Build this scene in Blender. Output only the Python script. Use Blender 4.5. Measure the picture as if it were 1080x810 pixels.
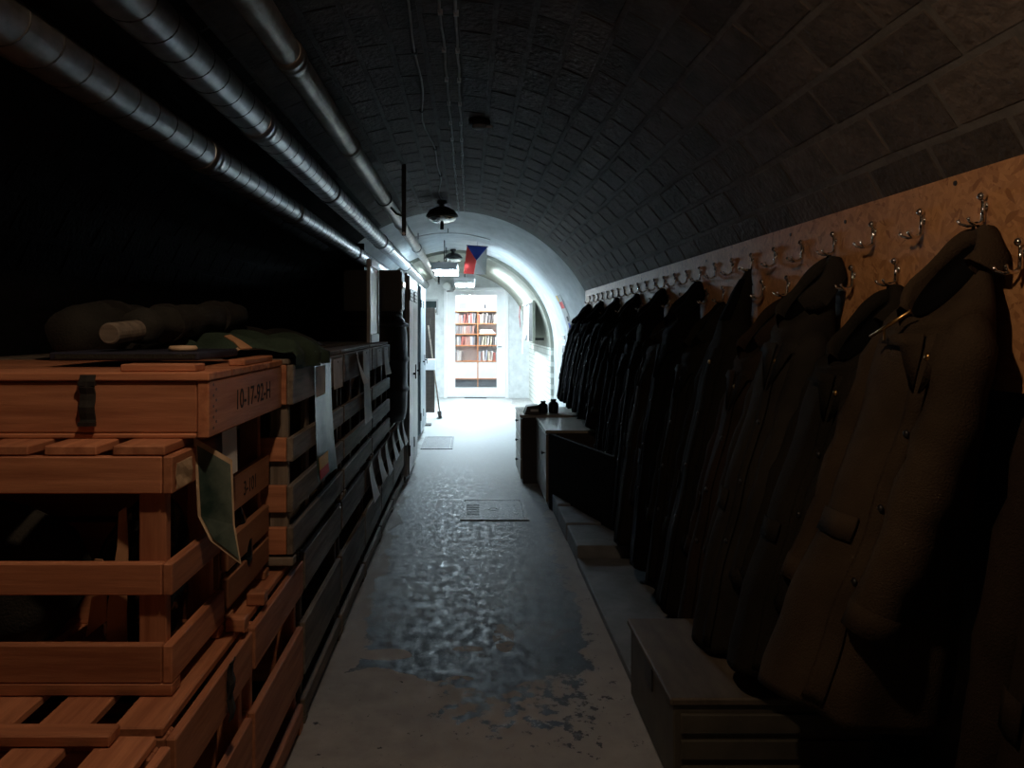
import bpy, bmesh, math, random
from mathutils import Vector, Matrix
random.seed(7)
for o in list(bpy.data.objects): bpy.data.objects.remove(o)
S = bpy.context.scene; C = S.collection
R = math.radians; PI = math.pi

# ------------------------------------------------------------------ camera, world, exposure
cam = bpy.data.objects.new('camera', bpy.data.cameras.new('camera')); C.objects.link(cam)
cam.location = (0, 0, 1.45); cam.rotation_euler = (R(90), 0, 0)   # level view, frame shifted down and right
cam.data.sensor_width = 36; cam.data.lens = 800 / 1080 * 36; cam.data.clip_start = .05; cam.data.shift_x = 45 / 1080; cam.data.shift_y = -60 / 1080
S.camera = cam
w = bpy.data.worlds.new('world'); S.world = w; w.use_nodes = True
w.node_tree.nodes['Background'].inputs[0].default_value = (.6, .7, .8, 1)
w.node_tree.nodes['Background'].inputs[1].default_value = 0.0
vs = S.view_settings
vs.view_transform = 'Standard'; vs.look = 'None'; vs.gamma = 1; vs.use_curve_mapping = False; vs.exposure = 0.0
WARM = 600.0      # bulb hanging over the aisle, above the frame
COOL = 210.0      # fluorescent fittings beyond the arch
ROOM = 26.0       # ceiling panel of the library room

# ------------------------------------------------------------------ geometry helpers
class MB:
    def __init__(s): s.v = []; s.f = []
    def add(s, vs, fs):
        b = len(s.v); s.v += [tuple(v) for v in vs]; s.f += [tuple(b + i for i in f) for f in fs]; return s
    def box(s, x0, x1, y0, y1, z0, z1):
        return s.add([(x, y, z) for z in (z0, z1) for y in (y0, y1) for x in (x0, x1)],
                     [(0, 2, 3, 1), (4, 5, 7, 6), (0, 1, 5, 4), (2, 6, 7, 3), (0, 4, 6, 2), (1, 3, 7, 5)])
    def tube(s, pts, r, n=10, cap=True):
        pts = [Vector(p) for p in pts]; rr = r if isinstance(r, (list, tuple)) else [r] * len(pts)
        rings = []; up = None
        for i, p in enumerate(pts):
            d = (pts[min(i + 1, len(pts) - 1)] - pts[max(i - 1, 0)]).normalized()
            if up is None: up = Vector((0, 0, 1)) if abs(d.z) < .9 else Vector((1, 0, 0))
            a = d.cross(up).normalized(); up = a.cross(d).normalized()
            rings.append([p + rr[i] * (math.cos(2 * PI * k / n) * a + math.sin(2 * PI * k / n) * up) for k in range(n)])
        return s.rings(rings, cap)
    def rings(s, rings, cap=True):
        n = len(rings[0]); vs_ = [v for q in rings for v in q]; fs = []
        for i in range(len(rings) - 1):
            for k in range(n):
                a, b = i * n + k, i * n + (k + 1) % n
                fs.append((a, b, b + n, a + n))
        if cap:
            fs.append(tuple(reversed(range(n)))); fs.append(tuple(range((len(rings) - 1) * n, len(rings) * n)))
        return s.add(vs_, fs)
    def lathe(s, prof, c=(0, 0, 0), n=24, cap=True):
        return s.rings([[(c[0] + r * math.cos(2 * PI * k / n), c[1] + r * math.sin(2 * PI * k / n), c[2] + z) for k in range(n)] for r, z in prof], cap)
    def grid(s, rows):
        m = len(rows[0]); vs_ = [v for q in rows for v in q]
        return s.add(vs_, [(i * m + k, i * m + k + 1, (i + 1) * m + k + 1, (i + 1) * m + k) for i in range(len(rows) - 1) for k in range(m - 1)])
    def sheet(s, rows, th=.002, d=(1, 0, 0)):
        d = Vector(d) * th; m = len(rows[0]); n = len(rows)
        top = [Vector(v) for q in rows for v in q]; bot = [v + d for v in top]; k0 = n * m; fs = []
        for i in range(n - 1):
            for k in range(m - 1):
                a = i * m + k; q = (a, a + 1, a + m + 1, a + m); fs.append(q); fs.append(tuple(reversed([j + k0 for j in q])))
        edge = [i for i in range(m)] + [i * m + m - 1 for i in range(1, n)] + [(n - 1) * m + k for k in range(m - 2, -1, -1)] + [i * m for i in range(n - 2, 0, -1)]
        for i in range(len(edge)):
            a, b = edge[i], edge[(i + 1) % len(edge)]; fs.append((b, a, a + k0, b + k0))
        return s.add(top + bot, fs)
    def mesh(s, name, smooth=False, bevel=0, seg=1):
        me = bpy.data.meshes.new(name); me.from_pydata(s.v, [], s.f)
        bm = bmesh.new(); bm.from_mesh(me)
        bmesh.ops.recalc_face_normals(bm, faces=bm.faces)
        if bevel: bmesh.ops.bevel(bm, geom=bm.edges[:], offset=bevel, segments=seg, affect='EDGES', clamp_overlap=True)
        bm.to_mesh(me); bm.free()
        if smooth: me.shade_smooth()
        return me
    def build(s, name, mat, parent=None, smooth=False, bevel=0, seg=1, loc=None, rot=None):
        return link(name, s.mesh(name, smooth, bevel, seg), mat, parent, loc, rot)

def link(name, me, mat=None, parent=None, loc=None, rot=None):
    o = bpy.data.objects.new(name, me); C.objects.link(o)
    if mat is not None and not me.materials: me.materials.append(mat)
    if parent: o.parent = parent
    if loc is not None: o.location = loc
    if rot is not None: o.rotation_euler = rot
    return o
def tag(o, label, cat, group=None):
    o['label'] = label; o['category'] = cat
    if group: o['group'] = group
    return o
def thing(name, label, cat, loc=(0, 0, 0), rot=(0, 0, 0), group=None):
    o = bpy.data.objects.new(name, None); C.objects.link(o); o.empty_display_size = .05
    o.location = loc; o.rotation_euler = rot
    return tag(o, label, cat, group)
def struct(o): o['kind'] = 'structure'; return o
def stuff(o): o['kind'] = 'stuff'; return o
def copy_tree(o, parent=None):
    c = o.copy(); C.objects.link(c)
    if parent: c.parent = parent
    for ch in list(o.children): copy_tree(ch, c)
    return c
def auto_smooth(o, ang=40):
    me = o.data; me.shade_smooth()
    try: me.set_sharp_from_angle(angle=R(ang))
    except Exception: pass
    return o

# ------------------------------------------------------------------ materials
def newmat(name):
    m = bpy.data.materials.new(name); m.use_nodes = True
    nt = m.node_tree; return m, nt, nt.nodes['Principled BSDF']
def rgb(c): return (c[0], c[1], c[2], 1)
def P(name, c1, c2=None, scale=8, rough=.6, metal=0, bump=0, stretch=(1, 1, 1), rnd=0.0, lo=.35, hi=.65, rvar=0, detail=6, bscale=None, spec=.5):
    m, nt, b = newmat(name); N = nt.nodes; L = nt.links
    c2 = c2 or c1
    tc = N.new('ShaderNodeTexCoord'); mp = N.new('ShaderNodeMapping'); mp.inputs['Scale'].default_value = stretch
    oi = N.new('ShaderNodeObjectInfo')
    ad = N.new('ShaderNodeVectorMath'); ad.operation = 'MULTIPLY_ADD'
    L.new(oi.outputs['Random'], ad.inputs[0]); ad.inputs[1].default_value = (17, 23, 31) if rnd else (0, 0, 0)
    L.new(tc.outputs['Object'], mp.inputs[0]); L.new(mp.outputs[0], ad.inputs[2])
    nz = N.new('ShaderNodeTexNoise'); nz.inputs['Scale'].default_value = scale; nz.inputs['Detail'].default_value = detail; nz.inputs['Roughness'].default_value = .6
    L.new(ad.outputs[0], nz.inputs['Vector'])
    rp = N.new('ShaderNodeValToRGB'); rp.color_ramp.elements[0].position = lo; rp.color_ramp.elements[1].position = hi
    rp.color_ramp.elements[0].color = rgb(c1); rp.color_ramp.elements[1].color = rgb(c2)
    L.new(nz.outputs['Fac'], rp.inputs[0]); out = rp.outputs[0]
    if rnd:
        hs = N.new('ShaderNodeHueSaturation'); mr = N.new('ShaderNodeMapRange')
        mr.inputs['To Min'].default_value = 1 - rnd; mr.inputs['To Max'].default_value = 1 + rnd
        L.new(oi.outputs['Random'], mr.inputs['Value']); L.new(mr.outputs[0], hs.inputs['Value']); L.new(out, hs.inputs['Color']); out = hs.outputs[0]
    L.new(out, b.inputs['Base Color'])
    b.inputs['Roughness'].default_value = rough; b.inputs['Metallic'].default_value = metal
    b.inputs['Specular IOR Level'].default_value = spec
    if rvar:
        mr = N.new('ShaderNodeMapRange'); mr.inputs['To Min'].default_value = rough - rvar; mr.inputs['To Max'].default_value = rough + rvar
        L.new(nz.outputs['Fac'], mr.inputs['Value']); L.new(mr.outputs[0], b.inputs['Roughness'])
    if bump:
        n2 = nz
        if bscale:
            n2 = N.new('ShaderNodeTexNoise'); n2.inputs['Scale'].default_value = bscale; n2.inputs['Detail'].default_value = 4; L.new(ad.outputs[0], n2.inputs['Vector'])
        bp = N.new('ShaderNodeBump'); bp.inputs['Strength'].default_value = bump; bp.inputs['Distance'].default_value = .02
        L.new(n2.outputs['Fac'], bp.inputs['Height']); L.new(bp.outputs[0], b.inputs['Normal'])
    return m
def EMIT(name, c, s):
    m, nt, b = newmat(name); b.inputs['Base Color'].default_value = rgb(c)
    b.inputs['Emission Color'].default_value = rgb(c); b.inputs['Emission Strength'].default_value = s
    return m

M = {}
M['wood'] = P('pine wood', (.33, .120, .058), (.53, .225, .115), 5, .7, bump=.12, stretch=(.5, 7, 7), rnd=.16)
M['woodgrey'] = P('weathered grey wood', (.105, .085, .066), (.225, .185, .148), 5, .75, bump=.15, stretch=(.5, 7, 7), rnd=.2)  # duller, greyer wood tone, mainly for the far crates
M['ply'] = P('crate plywood', (.28, .12, .062), (.42, .195, .105), 3, .7, bump=.08, stretch=(.6, 4, 4), rnd=.12)
M['brick'] = P('dark vault brick', (.046, .036, .030), (.094, .075, .063), 9, .8, bump=.5, rnd=.35, bscale=40)
M['brickfield'] = P('dark vault brick far', (.046, .036, .030), (.094, .075, .063), 9, .8, bump=.5, bscale=40)
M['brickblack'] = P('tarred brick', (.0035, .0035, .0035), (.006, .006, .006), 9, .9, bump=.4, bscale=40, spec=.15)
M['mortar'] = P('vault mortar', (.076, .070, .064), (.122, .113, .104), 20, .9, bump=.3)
M['tar'] = P('tarred wall', (.0035, .0035, .0035), (.006, .006, .006), 14, .9, bump=.3, spec=.15)  # near-black colour for the left wall, haunch, partition and slanting board
M['white'] = P('white limewash', (.50, .52, .52), (.66, .68, .68), 6, .75, bump=.12, bscale=25)
M['offwhite'] = P('grey green limewash', (.20, .20, .16), (.28, .28, .23), 3, .75, bump=.12, bscale=20)
M['whitewood'] = P('white gloss paint', (.76, .77, .78), (.84, .85, .86), 5, .4)
M['galv'] = P('galvanised steel', (.36, .37, .38), (.55, .56, .58), 14, .36, 1, bump=.06, rvar=.08)
M['galvdull'] = P('dull wrapped duct', (.22, .20, .18), (.42, .39, .35), 10, .5, 1, bump=.2, rvar=.1)
M['steel'] = P('dark steel', (.03, .03, .03), (.06, .06, .06), 20, .5, .6)
M['chrome'] = P('chrome', (.75, .72, .68), None, 10, .15, 1)
M['black'] = P('black plastic', (.008, .008, .009), (.014, .014, .015), 10, .45)
M['bag'] = P('black polythene', (.008, .009, .010), (.016, .017, .018), 10, .16, bump=.35, bscale=12)
M['web'] = P('black webbing', (.010, .009, .008), (.02, .018, .016), 60, .9)
M['cable'] = P('grey cable', (.26, .25, .24), (.38, .37, .36), 20, .6)
M['paper'] = P('paper', (.74, .74, .73), (.84, .84, .83), 6, .8)
M['oldpaper'] = P('aged paper', (.46, .32, .20), (.62, .46, .31), 26, .8)
M['card'] = P('torn cardboard', (.42, .22, .11), (.55, .31, .17), 8, .8)
M['locker'] = P('grey enamel', (.30, .31, .31), (.38, .39, .39), 4, .35)
M['lockerblue'] = P('blue grey enamel', (.22, .28, .32), (.30, .36, .40), 4, .4)
M['conc'] = P('ledge concrete', (.13, .145, .16), (.22, .24, .26), 5, .75, bump=.2, bscale=20)
M['cab'] = P('dark cabinet wood', (.022, .017, .013), (.04, .03, .024), 6, .45, stretch=(1, 1, 5))
M['cabfront'] = P('cabinet front veneer', (.20, .17, .13), (.30, .26, .21), 4, .4, stretch=(4, 4, .7))
M['cabtop'] = P('cabinet top laminate', (.33, .30, .26), (.42, .39, .34), 4, .3)
M['trunk'] = P('painted trunk', (.055, .05, .038), (.09, .08, .062), 8, .6, bump=.1)
M['trunktop'] = P('trunk lid board', (.075, .060, .045), (.13, .105, .08), 5, .6, stretch=(4, 1, 1))
M['canvas'] = P('green canvas', (.020, .042, .028), (.035, .065, .045), 8, .9, bump=.3, bscale=150)
M['canvasdark'] = P('dark canvas', (.011, .011, .009), (.021, .020, .016), 8, .9, bump=.3, bscale=150)
M['navy'] = P('navy folder', (.012, .014, .03), (.02, .022, .045), 8, .6)
M['orange'] = P('bookshelf pine', (.50, .20, .08), (.62, .28, .12), 4, .5)
M['photo'] = P('murky photograph', (.02, .045, .04), (.16, .20, .17), 7, .35, lo=.4, hi=.7)
M['print'] = P('printed sheet', (.10, .10, .11), (.55, .56, .56), 12, .6, lo=.42, hi=.58)
M['red'] = P('red cloth', (.50, .03, .025), (.62, .05, .04), 5, .8)
M['blue'] = P('blue cloth', (.02, .05, .32), (.03, .07, .42), 5, .8)
M['flagwhite'] = P('white cloth', (.62, .61, .58), (.72, .71, .68), 5, .8)
M['yellow'] = P('yellow print', (.65, .36, .05), (.75, .45, .08), 5, .6)
M['grass'] = P('pinboard cloth', (.012, .014, .012), (.022, .024, .02), 10, .8)
M['brass'] = P('brass', (.55, .33, .10), (.68, .42, .16), 12, .3, 1)
M['ink'] = P('stencil ink', (.012, .010, .009), (.02, .017, .015), 20, .8)
M['glassdark'] = P('dark glass', (.02, .03, .03), None, 5, .08)
M['bluepane'] = P('pale blue pane', (.22, .26, .36), (.28, .32, .42), 5, .2)
M['rubber'] = P('barrel plastic', (.010, .010, .011), (.018, .018, .019), 7, .42)
M['greyfloor'] = P('grey lino', (.07, .08, .095), (.10, .11, .125), 5, .4)
M['iron'] = P('cast iron hatch', (.09, .095, .10), (.21, .215, .22), 24, .55, .2, bump=.5, bscale=50)

def osb_mat():
    m, nt, b = newmat('oriented strand board'); N = nt.nodes; L = nt.links
    tc = N.new('ShaderNodeTexCoord')
    vals = []
    for st, rot in (((1, 22, 75), .5), ((1, 24, 80), -.45), ((1, 22, 70), 1.3), ((1, 26, 80), 2.2)):
        nz = N.new('ShaderNodeTexNoise'); nz.inputs['Scale'].default_value = 9; nz.inputs['Detail'].default_value = 2; L.new(tc.outputs['Object'], nz.inputs['Vector'])
        ad = N.new('ShaderNodeVectorMath'); ad.operation = 'MULTIPLY_ADD'; L.new(nz.outputs['Color'], ad.inputs[0]); ad.inputs[1].default_value = (.03, .03, .03); L.new(tc.outputs['Object'], ad.inputs[2])
        r0 = N.new('ShaderNodeMapping'); r0.inputs['Rotation'].default_value = (rot, 0, 0); L.new(ad.outputs[0], r0.inputs[0])
        mp = N.new('ShaderNodeMapping'); mp.inputs['Scale'].default_value = st; L.new(r0.outputs[0], mp.inputs[0])
        v = N.new('ShaderNodeTexVoronoi'); v.voronoi_dimensions = '3D'; v.inputs['Scale'].default_value = 1; L.new(mp.outputs[0], v.inputs['Vector'])
        sp = N.new('ShaderNodeSeparateColor'); L.new(v.outputs['Color'], sp.inputs[0]); vals.append((sp.outputs[0], sp.outputs[1]))
    cur, best = vals[0]
    for c, k in vals[1:]:                      # the chip with the highest random rank lies on top
        gt = N.new('ShaderNodeMath'); gt.operation = 'GREATER_THAN'; L.new(k, gt.inputs[0]); L.new(best, gt.inputs[1])
        mx = N.new('ShaderNodeMix'); mx.data_type = 'FLOAT'; L.new(gt.outputs[0], mx.inputs[0]); L.new(cur, mx.inputs[2]); L.new(c, mx.inputs[3]); cur = mx.outputs[0]
        mm = N.new('ShaderNodeMath'); mm.operation = 'MAXIMUM'; L.new(k, mm.inputs[0]); L.new(best, mm.inputs[1]); best = mm.outputs[0]
    rp = N.new('ShaderNodeValToRGB'); e = rp.color_ramp.elements
    e[0].position = 0; e[0].color = (.27, .115, .042, 1); e[1].position = 1; e[1].color = (.52, .27, .115, 1)
    k = e.new(.12); k.color = (.38, .18, .072, 1)
    L.new(cur, rp.inputs[0]); L.new(rp.outputs[0], b.inputs['Base Color']); b.inputs['Roughness'].default_value = .6
    bp = N.new('ShaderNodeBump'); bp.inputs['Strength'].default_value = .2; bp.inputs['Distance'].default_value = .004
    L.new(best, bp.inputs['Height']); L.new(bp.outputs[0], b.inputs['Normal'])
    return m
M['osb'] = osb_mat()

def floor_mat():
    m, nt, b = newmat('worn painted concrete'); N = nt.nodes; L = nt.links
    tc = N.new('ShaderNodeTexCoord'); sx = N.new('ShaderNodeSeparateXYZ'); L.new(tc.outputs['Object'], sx.inputs[0]); X, Y = sx.outputs[0], sx.outputs[1]
    def mt(op, a, b_=0.0, c=0.0, cl=False):
        n = N.new('ShaderNodeMath'); n.operation = op; n.use_clamp = cl
        for i, q in enumerate((a, b_, c)):
            if isinstance(q, (int, float)): n.inputs[i].default_value = q
            else: L.new(q, n.inputs[i])
        return n.outputs[0]
    def nz(sc, det=6, rough=.6, st=(1, 1, 1)):
        mp = N.new('ShaderNodeMapping'); mp.inputs['Scale'].default_value = st; L.new(tc.outputs['Object'], mp.inputs[0])
        n = N.new('ShaderNodeTexNoise'); n.inputs['Scale'].default_value = sc; n.inputs['Detail'].default_value = det; n.inputs['Roughness'].default_value = rough
        L.new(mp.outputs[0], n.inputs['Vector']); return n.outputs['Fac']
    def sstep(v, a, b_):
        n = N.new('ShaderNodeMapRange'); n.interpolation_type = 'SMOOTHSTEP'; n.inputs['From Min'].default_value = a; n.inputs['From Max'].default_value = b_
        L.new(v, n.inputs['Value']); return n.outputs[0]
    n1, n2, n3, n4 = nz(3.2, 8), nz(9, 8), nz(34, 5), nz(1.3, 4)
    wob = mt('ADD', mt('MULTIPLY', mt('SUBTRACT', n1, .5), .55), mt('MULTIPLY', mt('SUBTRACT', n2, .5), .22))
    # near edge of the dark coat runs from (-.25, 2.9) to (.5, 3.35); sides follow the aisle
    near = mt('SUBTRACT', Y, mt('ADD', 2.98, mt('MULTIPLY', mt('ABSOLUTE', mt('SUBTRACT', X, .05)), .5)))
    side = mt('SUBTRACT', mt('ADD', .50, mt('MULTIPLY', mt('SUBTRACT', Y, 3.2), .025)), mt('ABSOLUTE', mt('SUBTRACT', X, .03)))
    d = mt('ADD', mt('MINIMUM', near, mt('MULTIPLY', side, 1.2)), wob)
    def ell(cx, cy, rx, ry):       # bare islands showing through
        a = mt('DIVIDE', mt('SUBTRACT', X, cx), rx); c = mt('DIVIDE', mt('SUBTRACT', Y, cy), ry)
        q = mt('SQRT', mt('ADD', mt('MULTIPLY', a, a), mt('MULTIPLY', c, c)))
        return mt('MULTIPLY', mt('SUBTRACT', mt('ADD', q, mt('MULTIPLY', mt('SUBTRACT', n2, .5), .7)), 1), .3)
    for e in ((-.37, 3.36, .13, .06), (-.42, 3.05, .24, .17), (-.04, 3.12, .06, .035), (-.02, 3.0, .07, .05), (-.01, 3.42, .07, .03), (.16, 3.55, .05, .16)):
        d = mt('MINIMUM', d, ell(*e))
    dark = sstep(d, -.008, .008)
    # black specks left of the coat further out
    zone = mt('MULTIPLY', sstep(mt('ADD', Y, mt('MULTIPLY', wob, .8)), 2.35, 2.9), mt('SUBTRACT', 1, sstep(mt('ABSOLUTE', mt('SUBTRACT', X, .2)), .2, .5)))
    spk = mt('MULTIPLY', sstep(mt('ADD', nz(15, 7, .65), mt('MULTIPLY', zone, .14)), .655, .67), 1)
    dark = mt('MAXIMUM', dark, spk)
    def mixc(f, a, c):
        n = N.new('ShaderNodeMix'); n.data_type = 'RGBA'
        if isinstance(f, (int, float)): n.inputs[0].default_value = f
        else: L.new(f, n.inputs[0])
        for i, q in ((6, a), (7, c)):
            if isinstance(q, tuple): n.inputs[i].default_value = rgb(q)
            else: L.new(q, n.inputs[i])
        return n.outputs[2]
    n5, n6 = nz(48, 6, .7), nz(15, 9, .72, (1.5, .8, 1))
    conc = mixc(n2, (.23, .225, .217), (.52, .51, .495))
    conc = mixc(mt('MULTIPLY', sstep(n4, .5, .62), .35), conc, (.22, .22, .22))
    conc = mixc(mt('MULTIPLY', sstep(n5, .60, .70), .5), conc, (.12, .118, .115))
    coat = mixc(n3, (.006, .008, .011), (.026, .031, .04))
    ramp = mt('MULTIPLY', sstep(Y, 3.2, 6.6), .30)            # pale wear grows towards the arch, painting in the brighter light there
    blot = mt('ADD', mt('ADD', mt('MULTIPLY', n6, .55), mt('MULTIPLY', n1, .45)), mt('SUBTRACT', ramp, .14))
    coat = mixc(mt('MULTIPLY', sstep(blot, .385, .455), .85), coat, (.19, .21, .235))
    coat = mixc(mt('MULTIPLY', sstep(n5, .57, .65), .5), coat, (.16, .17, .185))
    far_light = sstep(mt('ADD', Y, mt('MULTIPLY', mt('SUBTRACT', n6, .5), 4)), 5.8, 7.6)  # far floor whitened, the bright light there put into its colour
    coat = mixc(far_light, coat, mixc(n6, (.25, .26, .255), (.66, .67, .66)))
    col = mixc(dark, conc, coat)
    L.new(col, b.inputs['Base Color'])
    rg = mt('ADD', mt('MULTIPLY', mt('SUBTRACT', n6, .5), 1.3), mt('SUBTRACT', .78, mt('MULTIPLY', dark, .20)), cl=True)
    b.inputs['Specular IOR Level'].default_value = .28
    L.new(rg, b.inputs['Roughness'])
    bp = N.new('ShaderNodeBump'); bp.inputs['Strength'].default_value = .2; bp.inputs['Distance'].default_value = .01
    L.new(mt('ADD', mt('MULTIPLY', n6, .2), mt('SUBTRACT', mt('MULTIPLY', n5, .3), mt('MULTIPLY', dark, .1))), bp.inputs['Height']); L.new(bp.outputs[0], b.inputs['Normal'])
    return m
M['floor'] = floor_mat()

def whitebrick_mat():
    m, nt, b = newmat('white painted brick'); N = nt.nodes; L = nt.links
    tc = N.new('ShaderNodeTexCoord'); mp = N.new('ShaderNodeMapping'); mp.inputs['Rotation'].default_value = (R(90), 0, R(90)); L.new(tc.outputs['Object'], mp.inputs[0])
    sx = N.new('ShaderNodeSeparateXYZ'); L.new(tc.outputs['Object'], sx.inputs[0]); cx = N.new('ShaderNodeCombineXYZ'); L.new(sx.outputs[1], cx.inputs[0]); L.new(sx.outputs[2], cx.inputs[1])
    t = N.new('ShaderNodeTexBrick'); t.inputs['Scale'].default_value = 1; t.inputs['Brick Width'].default_value = .3; t.inputs['Row Height'].default_value = .085; t.inputs['Mortar Size'].default_value = .008
    t.inputs['Color1'].default_value = (.72, .74, .68, 1); t.inputs['Color2'].default_value = (.64, .66, .60, 1); t.inputs['Mortar'].default_value = (.42, .43, .38, 1)
    L.new(cx.outputs[0], t.inputs['Vector']); L.new(t.outputs['Color'], b.inputs['Base Color']); b.inputs['Roughness'].default_value = .6
    bp = N.new('ShaderNodeBump'); bp.inputs['Strength'].default_value = .6; bp.inputs['Distance'].default_value = .008; bp.invert = True
    L.new(t.outputs['Fac'], bp.inputs['Height']); L.new(bp.outputs[0], b.inputs['Normal'])
    return m
M['whitebrick'] = whitebrick_mat()

def glass_mat():
    m, nt, b = newmat('door glass'); N = nt.nodes; L = nt.links
    t = N.new('ShaderNodeBsdfTransparent'); t.inputs[0].default_value = (.96, .97, .97, 1)
    g = N.new('ShaderNodeBsdfGlossy'); g.inputs['Roughness'].default_value = .03
    x = N.new('ShaderNodeMixShader'); x.inputs[0].default_value = .05
    L.new(t.outputs[0], x.inputs[1]); L.new(g.outputs[0], x.inputs[2]); L.new(x.outputs[0], N['Material Output'].inputs[0])
    return m
M['glass'] = glass_mat()

# ------------------------------------------------------------------ the vaulted corridor
VX, VZ, VR = -.2, 1.06, 1.66        # vault axis and radius, crate store
Y0, Y1, Y2, Y3 = -2.2, 8.3, 11.4, 15.5
RZ, RR, CR = 1.14, 1.47, 1.42       # rib and white section
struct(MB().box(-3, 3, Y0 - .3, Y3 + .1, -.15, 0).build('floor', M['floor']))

def arc_shell(r0, r1, cz, a0, a1, ya, yb, n):
    m = MB(); q = []
    for i in range(n + 1):
        a = a0 + (a1 - a0) * i / n; q.append([(VX + r * math.cos(a), y, cz + r * math.sin(a)) for r, y in ((r0, ya), (r1, ya), (r1, yb), (r0, yb))])
    return m.rings(q)
aL = R(118)                          # beyond this angle the haunch is coloured near black
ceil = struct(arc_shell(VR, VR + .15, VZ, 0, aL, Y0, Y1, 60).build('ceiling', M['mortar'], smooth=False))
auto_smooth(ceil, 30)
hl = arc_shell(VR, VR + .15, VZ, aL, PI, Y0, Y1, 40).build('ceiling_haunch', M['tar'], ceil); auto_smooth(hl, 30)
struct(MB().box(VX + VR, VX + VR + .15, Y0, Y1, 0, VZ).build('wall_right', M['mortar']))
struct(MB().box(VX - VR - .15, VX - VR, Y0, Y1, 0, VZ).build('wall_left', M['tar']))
struct(MB().box(-2.1, 1.7, Y0 - .15, Y0, 0, 2.9).build('wall_back', M['mortar']))

# bricks of the vault: each a block proud of the mortar shell
bw, bl, bt = .136, .286, .0035
da = .15 / VR
def brick_mesh(k):
    m = MB().box(-bw / 2, bw / 2, -bl / 2, bl / 2, -.012, bt)
    me = m.mesh('brick', bevel=.004)
    rr = random.Random(k)
    for v in me.vertices: v.co += Vector((rr.uniform(-.003, .003), rr.uniform(-.004, .004), rr.uniform(-.0006, .0006)))
    me.materials.append(M['brick']); return me
bmesh_var = [brick_mesh(k) for k in range(6)]
cells = []
ncourse = int(PI / da)
for i in range(ncourse):
    a = (i + .5) * PI / ncourse
    n = int((Y1 - Y0) / .30)
    for j in range(n + 1):
        y = Y0 + (j + (.5 if i % 2 else 0)) * .30 + .01
        if y - bl / 2 < Y0 or y + bl / 2 > Y1: continue
        cells.append((a, y))
def seen(a, y):
    x, z = VX + VR * math.cos(a), VZ + VR * math.sin(a) - 1.45
    if y < .3: return -1
    px, py = 495 + 800 * x / y, 345 - 800 * z / y
    if not (-20 < px < 1100 and -20 < py < 830) or a > aL: return -1
    if x > 1.2 and z < .39: return -1
    return 1 / y
cells.sort(key=lambda c: -seen(*c))
mbf, mbk = MB(), MB()
rb = random.Random(3)
for n_, (a, y) in enumerate(cells):
    jit = rb.uniform(-.0008, .001)
    c = Vector((VX + (VR - jit) * math.cos(a), y, VZ + (VR - jit) * math.sin(a)))
    ez = Vector((-math.cos(a), 0, -math.sin(a))); ey = Vector((0, 1, 0)); ex = ey.cross(ez)
    mat = Matrix((ex, ey, ez)).transposed().to_4x4(); mat.translation = c
    mat = mat @ Matrix.Rotation(rb.uniform(-.012, .012), 4, 'Z') @ Matrix.Rotation(rb.uniform(-.003, .003), 4, 'Y')
    if n_ < 300:
        o = link('brick', bmesh_var[rb.randrange(6)], None, ceil); o.matrix_local = mat
    else:
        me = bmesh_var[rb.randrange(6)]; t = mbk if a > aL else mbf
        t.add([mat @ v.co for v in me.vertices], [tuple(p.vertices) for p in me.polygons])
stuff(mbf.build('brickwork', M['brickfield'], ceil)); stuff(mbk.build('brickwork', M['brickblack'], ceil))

# near-black partition added before the arch to hide the lit rib, under the ducts
wp = struct(MB().box(VX - VR, -.97, Y1 - .06, Y1 - .02, 0, 2.06).box(VX - VR + .02, -1.145, Y1 - .06, Y1 - .02, 2.06, 2.36).build('wall_partition', M['tar']))
# white rib and painted section beyond it
def arch_solid(ri, ro, cz, ya, yb, n=64, rf=1.625, sp=.75):
    m = MB(); prof = [((VX + ri, 0), (VX + ro, 0), (VX + rf, 0))]
    for i in range(n + 1):
        a = PI * i / n; prof.append(tuple((VX + q * math.cos(a), cz + q * math.sin(a)) for q in (ri, ro, rf)))
    prof.append(((VX - ri, 0), (VX - ro, 0), (VX - rf, 0)))
    return m.rings([[(f[0], ya, f[1]), (o_[0], ya, o_[1]), (o_[0], yb, o_[1]), (p[0], yb, p[1]), (p[0], ya + sp, p[1])] for p, o_, f in prof])
rib = struct(arch_solid(RR, 1.95, RZ, Y1, Y2).build('wall_rib', M['white'])); auto_smooth(rib, 30)
far = struct(arc_shell(CR, 1.95, RZ, 0, PI, Y2, Y3, 64).build('ceiling_far', M['offwhite'])); auto_smooth(far, 30)
struct(MB().box(VX + CR, 1.75, Y2, Y3, 0, RZ).build('wall_far_right', M['whitebrick']))
struct(MB().box(-2.15, VX - CR, Y2, Y3, 0, RZ).build('wall_far_left', M['white']))
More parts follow.
